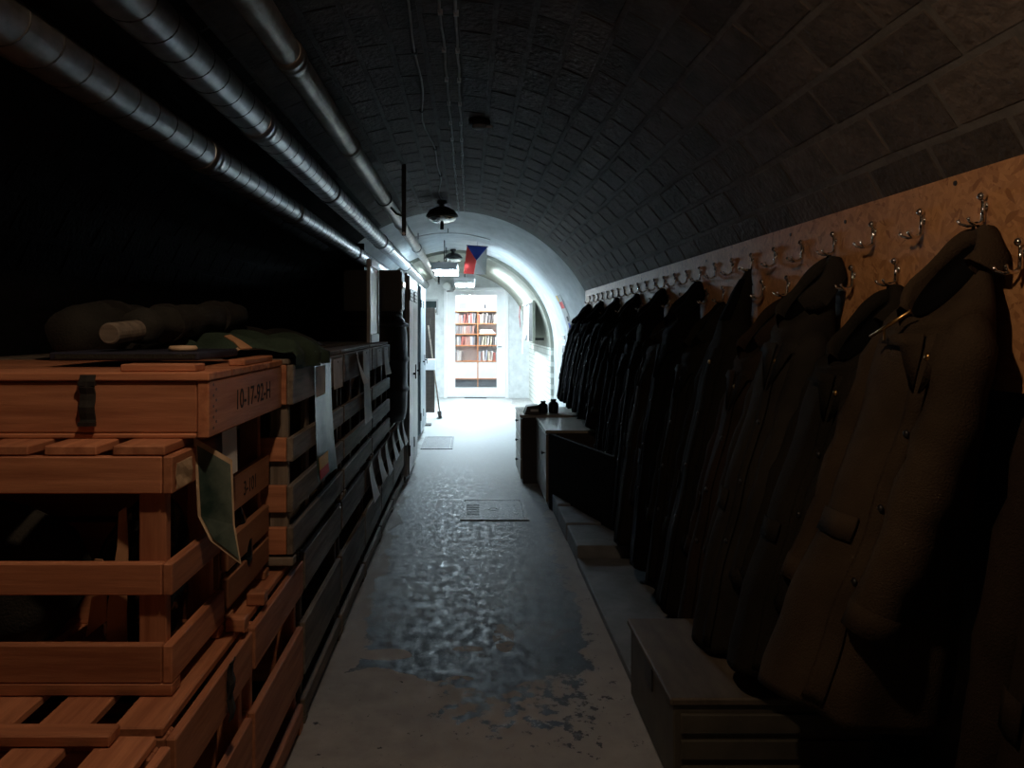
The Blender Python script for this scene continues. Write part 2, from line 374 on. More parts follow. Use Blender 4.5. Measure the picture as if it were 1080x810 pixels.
# end wall with a doorway
DX0, DX1, DZ = -.52, .80, 2.26
we = MB().box(-2.1, DX0, Y3, Y3 + .2, 0, 2.9).box(DX1, 1.7, Y3, Y3 + .2, 0, 2.9).box(DX0, DX1, Y3, Y3 + .2, DZ, 2.9)
struct(we.build('wall_end', M['white']))
d1 = struct(thing('door_1', 'wide white framed glass door at the tunnel end', 'door', (0, Y3, 0)))
del d1['category']
MB().box(DX0, DX0 + .06, -.03, .12, 0, DZ).box(DX1 - .06, DX1, -.03, .12, 0, DZ).box(DX0 + .06, DX1 - .06, -.03, .12, DZ - .06, DZ).build('door_frame', M['whitewood'], d1, bevel=.004)
gx0, gx1, gz0, gz1 = -.29, .56, .21, 2.11
lf = MB().box(DX0 + .065, gx0, .02, .07, .02, DZ - .065).box(gx1, DX1 - .065, .02, .07, .02, DZ - .065).box(gx0, gx1, .02, .07, .02, gz0).box(gx0, gx1, .02, .07, gz1, DZ - .065)
lfo = lf.build('door_leaf', M['whitewood'], d1)
MB().box(gx0, gx1, .042, .048, gz0, gz1).build('pane', M['glass'], lfo)
MB().tube([(gx1 + .1, .02, 1.05), (gx1 + .1, -.03, 1.05), (gx1 + .02, -.03, 1.05)], .009, 8).build('door_handle', M['steel'], d1, smooth=True)
MB().box(-.1, .35, -.05, .02, 0, .015).build('threshold', M['steel'], d1)
wn = struct(thing('window_1', 'small dark window high in the end wall', 'window', (-.78, Y3 - .002, 1.8))); del wn['category']
MB().box(-.15, -.11, -.03, 0, -.1, .22).box(.11, .15, -.03, 0, -.1, .22).box(-.11, .11, -.03, 0, .18, .22).box(-.11, .11, -.03, 0, -.1, -.06).build('window_frame', M['locker'], wn)
MB().box(-.11, .11, -.012, -.004, -.06, .18).build('pane', M['glassdark'], wn)

# library room behind the door
struct(MB().box(-2.2, 2.2, Y3 + .2, 18.9, -.15, 0).build('floor_library', M['greyfloor']))
struct(MB().box(-2.2, 2.2, 18.8, 18.95, 0, 2.8).build('wall_library_back', M['white']))
struct(MB().box(-2.3, -2.2, Y3 + .2, 18.9, 0, 2.8).build('wall_library_left', M['white']))
struct(MB().box(2.2, 2.3, Y3 + .2, 18.9, 0, 2.8).build('wall_library_right', M['white']))
struct(MB().box(-2.3, 2.3, Y3 + .2, 18.95, 2.8, 2.9).build('ceiling_library', M['white']))

# ------------------------------------------------------------------ lamps
M['tube'] = EMIT('fluorescent tube', (.66, .86, 1.0), COOL * .55)
M['tubefar'] = EMIT('bright fluorescent tube', (.74, .90, 1.0), COOL * 1.7)
M['bulb'] = EMIT('warm bulb', (1.0, .70, .46), WARM)
M['roomlamp'] = EMIT('library panel', (.93, .97, 1.0), ROOM)
def fixture(x, y, z, w_, l_, label, top, tm='tube'):
    t = thing('ceiling_light', label, 'ceiling light', (x, y, z), group='fluorescent fittings')
    MB().box(-w_ / 2, w_ / 2, 0, l_, .06, .10).build('housing', M['whitewood'], t, bevel=.005)
    for sx in (-.25, .25): MB().tube([(sx * w_, .02, .03), (sx * w_, l_ - .02, .03)], .028, 12).build('tube', M[tm], t, smooth=True)
    for q in (0, l_ - .015): MB().box(-w_ / 2 + .01, w_ / 2 - .01, q, q + .015, 0, .06).build('end_cap', M['whitewood'], t)
    for yy in (.15, l_ - .15): MB().tube([(0, yy, .10), (0, yy, top - z)], .006, 8).build('hanger', M['steel'], t)
    return t
fixture(-.33, 9.9, 2.20, .36, 1.2, 'lit fluorescent fitting hanging in the white arch, nearer the dark vault', 2.60)
fixture(-.08, 12.6, 2.18, .36, 1.2, 'lit fluorescent fitting hanging before the glass door', 2.55, 'tubefar')
t = thing('ceiling_light', 'flat light panel on the ceiling of the book room', 'ceiling light', (0, 17.2, 2.8))
MB().box(-.9, .9, -.7, .7, -.06, -.005).build('housing', M['whitewood'], t); MB().box(-.86, .86, -.66, .66, -.07, -.062).build('diffuser', M['roomlamp'], t)

def dome_lamp(name, label, x, y, ztop, s, lit=False):
    t = thing(name, label, 'lamp', (x, y, ztop))
    MB().lathe([(.05 * s, 0), (.055 * s, -.03 * s), (.03 * s, -.04 * s), (.03 * s, -.07 * s)], n=20).build('ceiling_rose', M['steel'], t, smooth=True)
    MB().lathe([(.03 * s, -.06 * s), (.07 * s, -.07 * s), (.13 * s, -.10 * s), (.165 * s, -.15 * s), (.17 * s, -.165 * s), (.16 * s, -.165 * s), (.12 * s, -.11 * s), (.03 * s, -.08 * s)], n=32).build('lamp_shade', M['steel'], t, smooth=True)
    if lit:
        MB().lathe([(.012, -.09 * s), (.02, -.10 * s), (.036, -.14 * s), (.03, -.165 * s), (.012, -.178 * s)], n=20).build('bulb', M['bulb'], t, smooth=True)
    else:
        MB().lathe([(.158 * s, -.163 * s), (.15 * s, -.19 * s), (.12 * s, -.215 * s), (.06 * s, -.232 * s), (.01 * s, -.236 * s)], n=32).build('reflector_bowl', M['chrome'], t, smooth=True)
        MB().tube([(0, 0, -.23 * s), (0, 0, -.30 * s)], .02 * s, 10).build('stem', M['steel'], t, smooth=True)
    return t
dome_lamp('dome_lamp', 'unlit dome lamp with a chrome bowl under the dark brick vault', -.27, 7.5, 2.70, .95)
dome_lamp('dome_lamp', 'unlit dome lamp hanging behind the nearer fluorescent fitting', -.24, 11.2, 2.60, .85)
dome_lamp('dome_lamp', 'lit warm bulb in a dome shade over the near aisle', -.22, 1.02, 2.712, .95, lit=True)

# ------------------------------------------------------------------ ventilation ducts under the vault
def duct(label, x, z, r, mat, pitch, coup, clamps, y0=-1.9, y1=Y3 + .05):
    t = thing('ventilation_duct', label, 'duct', (x, y0, z))
    def rg(rr, y, n=40): return [(rr * math.cos(2 * PI * k / n), y - y0, rr * math.sin(2 * PI * k / n)) for k in range(n)]
    MB().rings([rg(r, y0 + (y1 - y0) * i / 40) for i in range(41)]).build('pipe', mat, t, smooth=True)
    if pitch:
        pts = []; n = int((y1 - y0) / pitch * 18)
        rows = [[], [], [], []]
        for i in range(n + 1):
            a = 2 * PI * i / 18; y = (y1 - y0) * i / n
            for q, (dy, rr) in enumerate(((-.006, r - .001), (-.002, r + .0022), (.002, r + .0022), (.006, r - .001))):
                rows[q].append((rr * math.cos(a), y + dy, rr * math.sin(a)))
        MB().grid(rows).build('spiral_seam', M['steel'], t, smooth=True)
    for y in coup:
        MB().rings([rg(r, y - .06), rg(r + .004, y - .058), rg(r + .004, y - .03), rg(r + .007, y - .026), rg(r + .004, y - .02), rg(r + .004, y + .02), rg(r + .007, y + .026), rg(r + .004, y + .03), rg(r + .004, y + .058), rg(r, y + .06)]).build('coupling', mat, t, smooth=True)
    for y in clamps:
        MB().rings([rg(r, y - .016), rg(r + .008, y - .015), rg(r + .008, y + .015), rg(r, y + .016)]).build('clamp', M['steel'], t)
    return t
DU = [duct('spiral ribbed steel duct hung lowest, next to the tarred wall', -1.065, 2.142, .0665, M['galv'], .145, (3.05, 9.0), (4.55, 7.0, 10.2)),
      duct('spiral ribbed steel duct running between two other ducts', -.892, 2.311, .0705, M['galv'], .15, (3.2, 8.2), (4.8, 7.6, 10.6)),
      duct('plain dull wrapped duct hung highest beside the bulb', -.653, 2.433, .0535, M['galvdull'], 0, (2.75, 4.15, 7.2), (5.8, 9.4))]
for y, lb_ in ((-.4, 'dark flat hanger holding the plain duct behind the bulb'), (5.8, 'dark flat hanger holding the plain duct under the dark brick vault'), (12.4, 'dark flat hanger holding the plain duct near the glass door')):
    cz, rr = (VZ, VR) if y < Y1 else (RZ, CR)
    t = thing('duct_hanger', lb_, 'bracket', (-.50, y, 2.2))
    ztop = cz + math.sqrt(rr * rr - (-.50 - VX) ** 2) - 2.2
    MB().box(-.016, .016, -.008, .008, -.05, ztop).build('strap_bar', M['steel'], t)
    MB().tube([(-.016, 0, .10), (-.06, 0, .12), (-.10, 0, .165)], .008, 8).build('bracket_arm', M['steel'], t, smooth=True)
    MB().lathe([(.014, 0), (.012, .012)], n=12).build('bolt', M['chrome'], t, loc=(0, -.008, -.035), rot=(R(90), 0, 0))

# ------------------------------------------------------------------ cables, detector, flag
def vz(x, y, off=0):
    cz, rr = (VZ, VR - bt - .006) if y < Y1 else ((RZ, RR) if y < Y2 else (RZ, CR))
    return cz + math.sqrt((rr - off) ** 2 - (x - VX) ** 2)
for k, x in enumerate((-.115, -.052)):
    t = thing('ceiling_cable', 'grey cable clipped along the crown of the vault', 'cable', (x, 0, vz(x, 3)), group='twin cables along the crown')
    rr = random.Random(k + 5); pts = []
    for i in range(60):
        y = -1.8 + i * 10.05 / 59; pts.append((rr.uniform(-.004, .004), y, vz(x, y, .008) - vz(x, 3)))
    MB().tube(pts, .006, 8).build('cable_sheath', M['cable'], t, smooth=True)
    for i in range(24):
        y = -1.5 + i * .41
        MB().box(-.010, .010, y - .006, y + .006, vz(x, y, .019) - vz(x, 3), vz(x, y) - vz(x, 3) + .003).build('clip', M['paper'], t)
x = -.255; pts = []; rr = random.Random(11)
for i in range(50):
    y = -1.8 + i * 9.2 / 49; dx = .018 * math.sin(y * 2.4) + .012 * math.sin(y * 5.1)
    pts.append((x + dx, y, vz(x + dx, y, .007)))
t = thing('lamp_cable', 'wavy dark cable running along the vault to the dome lamp', 'cable', (0, 0, 0)); MB().tube(pts, .0055, 8).build('cable_sheath', M['cable'], t, smooth=True)
for i in range(9):
    p = pts[i * 5 + 3]; MB().box(p[0] - .012, p[0] + .012, p[1] - .008, p[1] + .008, p[2] - .009, p[2] + .012).build('clip', M['steel'], t)
x = .06; t = thing('smoke_detector', 'small round smoke detector on the vault crown', 'detector', (x, 4.55, vz(x, 4.55)))
MB().lathe([(.065, .005), (.065, -.02), (.055, -.03)], n=24).build('base', M['steel'], t, smooth=True)
MB().lathe([(.045, -.028), (.045, -.042), (.03, -.052), (.01, -.054)], n=24).build('sensor_head', M['cable'], t, smooth=True)
MB().box(.03, .08, -.012, .0, -.045, -.035).build('indicator', M['paper'], t)
# thin bent strip under the rib
t = thing('curved_strip', 'thin bent metal strip fixed under the white arch', 'strip', (-.1, 8.9, 2.45))
rows = [[(.5 * u - .15, yy, .10 * (1 - (u * .9) ** 2)) for u in [i / 10 - 1 for i in range(21)]] for yy in (-.02, .02)]
MB().sheet(rows, .006, (0, 0, 1)).build('strip', M['cable'], t)
MB().tube([(-.15, 0, .1), (-.15, 0, vz(-.25, 8.9) - 2.45)], .006, 8).build('drop_rod', M['steel'], t)
MB().tube([(-.5, 0, .03), (-.5, 0, vz(-.6, 8.9) - 2.45)], .005, 8).build('drop_rod', M['steel'], t)
# flag
t = thing('flag', 'small hanging flag of red, white and a blue triangle', 'flag', (-.03, 10.0, 2.525), (R(0), R(4), 0))
W_, H_ = .27, .37
def fl(poly, name, mat, yo): 
    m = MB(); n = len(poly); f = [(px, .012 * math.sin(pz * 14 + px * 6) + yo, pz) for px, pz in poly]; b_ = [(p[0], p[1] + .002, p[2]) for p in f]
    m.add(f + b_, [tuple(range(n)), tuple(reversed(range(n, 2 * n)))] + [(i, i + n, (i + 1) % n + n, (i + 1) % n) for i in range(n)]); return m.build(name, mat, t)
fl([(0, 0), (W_ / 2, -.19), (W_ / 2 - .02, -H_), (-.02, -H_)], 'red_field', M['red'], 0)
fl([(W_ / 2, -.19), (W_, 0), (W_ - .0, -H_), (W_ / 2 - .02, -H_)], 'white_field', M['flagwhite'], 0)
fl([(0, 0), (W_, 0), (W_ / 2, -.19)], 'blue_triangle', M['blue'], 0)
MB().tube([(-.01, .005, .005), (W_ + .01, .005, .005)], .005, 8).build('flag_rod', M['steel'], t)
MB().tube([(W_ / 2, .005, .005), (W_ / 2, .005, vz(.1, 10) - 2.525 + .01)], .002, 6).build('cord', M['steel'], t)

# ------------------------------------------------------------------ floor fittings
def hatch(label, x0, x1, y0, y1, marks=True):
    t = thing('floor_hatch', label, 'hatch', ((x0 + x1) / 2, (y0 + y1) / 2, 0))
    a, b_ = (x1 - x0) / 2, (y1 - y0) / 2; f = .03
    MB().box(-a, a, -b_, -b_ + f, -.002, .008).box(-a, a, b_ - f, b_, -.002, .008).box(-a, -a + f, -b_ + f, b_ - f, -.002, .008).box(a - f, a, -b_ + f, b_ - f, -.002, .008).build('hatch_frame', M['iron'], t)
    pl_ = MB().box(-a + f + .008, a - f - .008, -b_ + f + .008, b_ - f - .008, -.002, .006).build('cover_plate', M['iron'], t)
    if marks:
        MB().lathe([(.045, .006), (.045, .009), (.032, .009), (.032, .006)], (0, 0, 0), 20, False).build('lift_ring', M['steel'], pl_)
        for yy in (-.12, .12): MB().lathe([(.014, .005), (.012, .0095)], (a - .09, yy, 0), 12).build('bolt', M['steel'], pl_)
        for k in range(7): MB().box(-a + .05, -a + .15, -.18 + k * .055, -.155 + k * .055, .006, .009).build('tread_bar', M['iron'], pl_)
hatch('cast metal hatch with a lift ring set in the aisle floor', -.07, .45, 5.68, 6.35)
hatch('plain metal hatch cover in the floor beside the blue grey locker', -.58, -.2, 9.0, 10.0, False)

# concrete ledge along the coats
lt = struct(thing('floor_ledge', 'low concrete ledge under the coats', 'ledge', (0, 0, 0))); del lt['category']
for (x0, x1, y0, y1, h) in ((.655, 1.46, 3.02, 4.62, .045), (.66, 1.46, 4.64, 5.12, .115), (.655, 1.46, 5.14, 5.62, .125), (.655, 1.46, 5.64, 6.02, .135), (.66, 1.46, -1.6, 2.3, .045)):
    MB().box(x0, x1, y0, y1, 0, h).build('slab', M['conc'], lt, bevel=.006)

# ------------------------------------------------------------------ crates
def slat(parent, x0, x1, y0, y1, z0, z1, mat, name='slat', bevel=.003):
    d = [x1 - x0, y1 - y0, z1 - z0]; ax = d.index(max(d)); c = ((x0 + x1) / 2, (y0 + y1) / 2, (z0 + z1) / 2)
    if ax == 0: h = d; rot = (0, 0, 0)
    elif ax == 1: h = [d[1], d[0], d[2]]; rot = (0, 0, R(90))
    else: h = [d[2], d[1], d[0]]; rot = (0, R(-90), 0)
    return MB().box(-h[0] / 2, h[0] / 2, -h[1] / 2, h[1] / 2, -h[2] / 2, h[2] / 2).build(name, mat, parent, bevel=bevel, loc=c, rot=rot)
XB = -1.72
def crate(label, x1, y0, y1, z0, z1, fr, sd, mat=None, x0=XB, lid=None, base=True, group=None, th=.022, fmat=None, post=.062):
    """fr / sd: lists of (z low, z high) of boards on the end facing along the aisle and on the aisle side"""
    mat = mat or M['wood']; fmat = fmat or mat
    t = thing('wooden_crate', label, 'crate', (x0, y0, z0), group=group)
    X, Y, Z = x1 - x0, y1 - y0, z1 - z0
    lo = .03 if base else 0
    for px in (th, X - th - post):
        for py in (th, Y - th - .028): slat(t, px, px + post, py, py + .028, lo, Z - .001, mat, 'post')
    for a, b_ in fr:
        slat(t, 0, X - th - .0015, 0, th, a - z0, b_ - z0, fmat); slat(t, 0, X - th - .0015, Y - th, Y, a - z0, b_ - z0, mat)
    for a, b_ in sd:
        slat(t, X - th, X, 0, Y, a - z0, b_ - z0, mat)
    if fr: slat(t, 0, th - .001, th + .001, Y - th - .001, fr[0][0] - z0, fr[-1][1] - z0, mat)
    if base:
        for py in (.0, Y - .05): slat(t, .0, X, py, py + .05, 0, .028, mat, 'runner')
        n = max(3, int(X / .16))
        for k in range(n): slat(t, k * X / n + .012, (k + 1) * X / n - .012, .03, Y - .03, .029, .045, mat, 'floor_board')
    if lid:
        n, gap, lz = lid
        for k in range(n):
            slat(t, k * X / n + gap / 2, (k + 1) * X / n - gap / 2, .002, Y - .002, Z, Z + lz, mat, 'lid_board')
    return t

# bottom tier along the aisle
bt_y = [(.70, 1.525), (1.55, 2.10), (2.125, 2.74), (2.77, 3.55), (3.58, 4.36), (4.39, 5.17), (5.20, 5.98), (6.01, 6.95)]
names = ['bottom tier crate with an open slatted lid and cross batten', 'bottom tier crate with a black strap, under the slatted crate', 'bottom tier crate with two wood blocks on its edge',
         'bottom tier crate of weathered boards below the crate with the long poster', 'bottom tier crate below the crate with the broad hanging sheet', 'bottom tier crate hung with one white tag',
         'bottom tier crate hung with two white tags', 'bottom tier crate carrying the black barrel']
BT = []
for k, (ya, yb) in enumerate(bt_y):
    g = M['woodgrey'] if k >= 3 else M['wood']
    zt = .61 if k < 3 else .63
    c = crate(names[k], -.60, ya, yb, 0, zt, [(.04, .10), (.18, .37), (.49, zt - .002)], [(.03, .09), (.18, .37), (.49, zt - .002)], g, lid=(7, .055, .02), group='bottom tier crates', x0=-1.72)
    BT.append(c)
ZT = .632
# batten over the open lids and little blocks on the edge
slat(BT[0], .10, 1.02, .775, .823, .632, .655, M['wood'], 'batten')
slat(BT[1], 1.066, 1.118, .48, .525, .632, .668, M['wood'], 'block'); slat(BT[2], 1.066, 1.118, .10, .145, .632, .668, M['wood'], 'block')
def strap(parent, x, y, z0, z1, axis, w_=.045):
    n = 8; rows = []
    for i in range(n + 1):
        z = z0 + (z1 - z0) * i / n; o_ = .004 * math.sin(i * 1.7)
        rows.append([(x + o_, y - w_ / 2, z), (x + o_ + .003, y, z), (x + o_, y + w_ / 2, z)] if axis == 'x' else [(x - w_ / 2, y + o_, z), (x, y + o_ - .003, z), (x + w_ / 2, y + o_, z)])
    return MB().sheet(rows, .004, (1, 0, 0) if axis == 'x' else (0, -1, 0)).build('strap', M['web'], parent)
strap(BT[1], 1.128, .33, .48, .625, 'x', .04)

# second tier, first bay: the slatted crate with things in it
M1 = crate('open slatted crate with a torn paper label, holding dark bundles', -.658, 1.68, 2.04, ZT, 1.165, [(.66, .745), (.855, .926), (1.08, 1.163)], [(.66, .745), (.855, .926), (1.08, 1.163)], lid=(7, .035, .022))
M2 = crate('slatted crate with stencilled rail and black plastic bags inside', -.66, 2.075, 2.50, ZT, 1.165, [(.68, .88), (.93, 1.03)], [(.68, .76), (.78, .865), (.93, 1.03)], M['ply'], lid=(7, .06, .022))
lb = MB().box(-.0015, 0, -.035, .035, -.04, .04)
lab = MB(); rows = [[(.0012 + .0015 * math.sin(i * 2 + k), -.045 + .024 * k, -.03 + .0145 * i) for k in range(5)] for i in range(5)]
lab.sheet(rows, .001, (1, 0, 0)).build('paper_label', M['oldpaper'], M1, loc=(XB * -1 - .658 + .001, .062, .485))
ZM = 1.188
# lidded box on top
T1 = thing('wooden_crate', 'flat closed wooden box with lid, web strap and stencilled end', 'crate', (XB, 1.79, ZM))
X_, Y_, Z_ = -.614 - XB, .69, .155
slat(T1, 0, X_ - .03, 0, .02, .012, Z_ - .022, M['wood'], 'front_board'); slat(T1, X_ - .028, X_, -.002, Y_, 0, Z_ - .02, M['wood'], 'end_board')
slat(T1, 0, X_ - .03, Y_ - .02, Y_, .012, Z_ - .022, M['wood'], 'back_board'); slat(T1, 0, .02, .022, Y_ - .022, .012, Z_ - .022, M['wood'], 'end_board')
slat(T1, 0, X_ - .03, -.004, .16, -.001, .011, M['wood'], 'bottom_board'); slat(T1, 0, X_ - .03, .17, .34, -.001, .011, M['wood'], 'bottom_board')
for k in range(4): slat(T1, 0, X_ + .002, -.008 + k * .177, -.008 + k * .177 + .172, Z_ - .02, Z_, M['wood'], 'lid_board')
slat(T1, X_ - .22, X_ - .04, .02, .09, Z_, Z_ + .018, M['wood'], 'batten'); slat(T1, X_ - .05, X_ - .005, .30, .60, Z_, Z_ + .018, M['wood'], 'batten')
strap(T1, 1.72 - .895, -.011, .03, .15, 'y', .036)
for z in (.125, .03): MB().box(1.72 - .915, 1.72 - .875, -.02, -.011, z, z + .01).build('buckle', M['steel'], T1)
rng = random.Random(2)
for k in range(9):
    MB().lathe([(.004, 0), (.003, -.0015)], n=8).build('nail', M['steel'], T1, loc=(X_ + .0005, .03 + (k % 2) * .02, .02 + k * .013), rot=(0, R(90), 0))
def stencil(parent, txt, size, loc, rot, name='stencil_lettering', mat=None):
    cu = bpy.data.curves.new(name, 'FONT'); cu.body = txt; cu.size = size; cu.extrude = .0004
    to = bpy.data.objects.new(name, cu); C.objects.link(to); dg = bpy.context.evaluated_depsgraph_get()
    me = bpy.data.meshes.new_from_object(to.evaluated_get(dg)); bpy.data.objects.remove(to)
    me.materials.clear(); me.materials.append(mat or M['ink'])
    return link(name, me, None, parent, loc, rot)
stencil(T1, '10-17-92-H', .075, (X_ + .0008, .20, .045), (R(90), 0, R(90)))
stencil(M2, '3-101', .06, (-.66 - XB + .0008, .14, .325), (R(90), 0, R(90)))

# upper tier beyond
up_y = [(2.53, 3.54), (3.57, 4.58), (4.61, 5.62)]
upl = ['tall slatted crate with a long poster hung on its side', 'tall slatted crate hung with a broad paper sheet', 'tall slatted crate beneath the standing window frame']
UP = []
for k, (ya, yb) in enumerate(up_y):
    z0 = .652
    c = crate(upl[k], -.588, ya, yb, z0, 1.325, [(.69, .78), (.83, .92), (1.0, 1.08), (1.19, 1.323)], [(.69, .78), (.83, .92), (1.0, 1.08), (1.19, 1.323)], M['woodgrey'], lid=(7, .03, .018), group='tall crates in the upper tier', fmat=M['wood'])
    # mid stiles on the aisle side
    for f in (.33, .66): slat(c, -.588 - XB - .044, -.588 - XB - .0235, f * (yb - ya) - .03, f * (yb - ya) + .03, .04, .66, M['woodgrey'], 'stile')
    UP.append(c)

# papers hanging on the crates
def hung(label, x, y0, y1, zt, zb, mat, curl=.008, cat='paper', name='hanging_paper', group=None, extra=None, tilt=0, yaw=0):
    t = thing(name, label, cat, (x + .5 * (y1 - y0) * math.tan(yaw) * .5, (y0 + y1) / 2, zt), (0, 0, yaw), group=group); hw = (y1 - y0) / 2; n = 6
    rows = [[(.003 + curl * (i / n) ** 2 * (1 + .5 * (k - 1)) + tilt * i / n, hw * (k - 1) * (1 - .1 * i / n), -(zt - zb) * i / n) for k in range(3)] for i in range(n + 1)]
    MB().sheet(rows, .0012, (1, 0, 0)).build('sheet', mat, t)
    MB().box(.0, .006, -.006, .006, -.018, -.01).build('pin', M['steel'], t)
    if extra:
        for (nm, a, b_, c, d, mt_) in extra:
            r2 = [[(.0045 + curl * ((zt - z) / (zt - zb)) ** 2 + tilt * (zt - z) / (zt - zb), yy, z - zt) for yy in (a * hw, b_ * hw)] for z in (zt - c * (zt - zb), zt - (c + d) / 2 * (zt - zb), zt - d * (zt - zb))]
            MB().sheet(r2, .0008, (1, 0, 0)).build(nm, mt_, t)
    return t
XS = -.588
hung('long grey poster with a red and yellow foot on the tall crate', XS, 2.86, 3.20, 1.32, .86, M['photo'], .02, 'poster', 'hanging_poster', extra=[('red_band', -.9, .9, .9, .98, M['red']), ('yellow_band', -.9, .9, .8, .9, M['yellow']), ('pale_panel', -.85, .2, .05, .3, M['paper'])])
hung('broad white sheet hung low on the upper crate', XS, 4.08, 4.45, 1.32, .92, M['paper'], .015, yaw=R(3))
hung('narrow bright slip on the upper crate beside the broad sheet', XS, 3.84, 3.98, 1.32, 1.16, M['paper'], .03, tilt=.02, yaw=R(8))
hung('square white card on the upper crate near the poster', XS, 3.26, 3.48, 1.31, 1.18, M['paper'], .004)
hung('white card on the upper crate under the window frame', XS, 4.80, 5.05, 1.31, 1.2, M['paper'], .004)
hung('small white card on the upper crate next to the barrel', XS, 5.2, 5.42, 1.31, 1.12, M['paper'], .02)
for y, wd, zb in ((4.42, .26, .42), (4.84, .28, .45), (5.24, .28, .42), (5.70, .30, .44), (6.12, .30, .45), (6.55, .30, .42)):
    hung('white paper tag hanging on the rail of the bottom tier', -.60, y, y + wd, .625, zb, M['paper'], .02, group='white tags on the bottom tier', tilt=.02, yaw=R(4))
# the glossy picture hung at the slatted crate's corner
t = thing('hanging_picture', 'glossy green picture card hanging off the slatted crate corner', 'picture', (-.632, 1.87, 1.185), (0, 0, R(-36)))
MB().sheet([[(0, -.055, 0), (0, .0, -.035), (0, .055, -.07)], [(.01, -.05, -.19), (.01, .0, -.21), (.01, .055, -.23)], [(.03, -.03, -.25), (.03, .02, -.295), (.03, .06, -.33)]], .002, (1, 0, 0)).build('card', M['oldpaper'], t)
MB().sheet([[(.0032, -.047, -.02), (.0032, .048, -.08)], [(.0135, -.043, -.19), (.0135, .048, -.23)], [(.0335, -.024, -.245), (.0335, .052, -.315)]], .0008, (1, 0, 0)).build('picture_face', M['photo'], t)
t = thing('hanging_paper', 'grey paper sheet hung behind the glossy picture', 'paper', (-.640, 2.02, 1.185)); MB().sheet([[(0, -.06, 0), (0, .06, 0)], [(.003, -.06, -.13), (.003, .06, -.13)]], .0015, (1, 0, 0)).build('sheet', M['paper'], t)

# contents of the slatted crates
def lump(name, label, cat, c, r, mat, seed, amp=.18, group=None):
    bm = bmesh.new(); bmesh.ops.create_icosphere(bm, subdivisions=4, radius=1); rr = random.Random(seed)
    ds = [(Vector((rr.gauss(0, 1), rr.gauss(0, 1), rr.gauss(0, 1))), rr.uniform(0, 6)) for _ in range(9)]
    for v in bm.verts:
        n = v.co.normalized(); k = sum(math.sin(2.2 * d.dot(n) + p) for d, p in ds) / 9 + .45 * abs(sum(math.sin(4 * d.dot(n) + p) for d, p in ds) / 9)
        q = n * (1 + amp * 2 * k); q.z = max(q.z, -.72)
        v.co = Vector((q.x * r[0], q.y * r[1], (q.z + .72) * r[2]))
    me = bpy.data.meshes.new(name); bm.to_mesh(me); bm.free(); me.shade_smooth()
    o = link(name, me, mat, None, c); return tag(o, label, cat, group)
lump('canvas_bundle', 'dark canvas bundle inside the slatted crate', 'bundle', (-1.25, 1.87, .678), (.30, .11, .19), M['canvasdark'], 4)
lump('plastic_bag', 'glossy black plastic bag behind the corner post of the slatted crate', 'bag', (-.80, 1.88, .678), (.10, .10, .19), M['bag'], 9)
lump('plastic_bag', 'glossy black plastic bag bulging under the stencilled rail', 'bag', (-.80, 2.28, .678), (.15, .13, .17), M['bag'], 12)
t = thing('cardboard_flap', 'torn cardboard flap standing in the slatted crate', 'cardboard', (-.80, 1.73, .678))
MB().sheet([[(-.03, 0, .0), (.015, .012, .0)], [(-.025, .0, .14), (.012, .012, .12)], [(-.005, .004, .27), (.016, .012, .26)], [(.0, .0, .35), (.014, .006, .36)]], .004, (0, 1, 0)).build('flap', M['card'], t)
MB().sheet([[(-.08, .01, .06), (-.03, .005, .10)], [(-.06, .01, .20), (-.03, .005, .22)], [(-.06, .01, .24), (-.04, .005, .24)]], .004, (0, 1, 0)).build('torn_edge', M['card'], t)

# things lying on top of the stack
ZTOP = ZM + .155
t = thing('navy_folder', 'flat navy folder lying on the closed box', 'folder', (-.86, 2.0, ZTOP + .018)); 
MB().box(-.26, .14, .02, .36, 0, .022).build('cover', M['navy'], t, bevel=.004); MB().box(-.24, .13, .012, .352, .005, .017).build('pages', M['canvasdark'], t)
# rolled canvas with a pole through it
def roll(label, p0, p1, r, seed, mat, pole=True):
    t = thing('canvas_roll', label, 'canvas roll', p0); rr = random.Random(seed); d = Vector(p1) - Vector(p0); n = 24; rings = []
    a = d.normalized(); u = a.cross(Vector((0, 0, 1))).normalized(); v = u.cross(a)
    for i in range(n + 1):
        q = d * (i / n); m_ = r * (1 + .10 * math.sin(i * 1.3 + seed) + .06 * math.sin(i * 2.9)); 
        if i in (0, n): m_ *= .72
        rings.append([q + m_ * (1 + .05 * math.sin(5 * th + i * .7)) * (math.cos(th) * u + .85 * math.sin(th) * v) + Vector((0, 0, r * .95)) for th in [2 * PI * k / 24 for k in range(24)]])
    MB().rings(rings).build('rolled_cloth', mat, t, smooth=True)
    if pole: MB().tube([a * -.16 + Vector((0, 0, r * .8)), a * .1 + Vector((0, 0, r * .8))], [.03, .03], 20).build('pole_end', M['woodgrey'], t, smooth=False, bevel=.004)
    for f in (.22, .7):
        q = d * f; MB().rings([[q + a * e + (r * 1.13 + o_) * (math.cos(th) * u + .88 * math.sin(th) * v) + Vector((0, 0, r * .97)) for th in [2 * PI * k / 24 for k in range(24)]] for e, o_ in ((-.014, 0), (-.014, .004), (.014, .004), (.014, 0))]).build('tie', M['web'], t)
    return t
roll('dark canvas roll with a pale pole end on the stack', (-.975, 2.22, ZTOP + .05), (-.95, 3.1, ZTOP + .10), .06, 1, M['canvasdark'])
roll('dark canvas roll lying deepest against the tarred wall', (-1.26, 2.36, ZTOP), (-1.12, 3.4, ZTOP), .10, 4, M['canvasdark'], False)
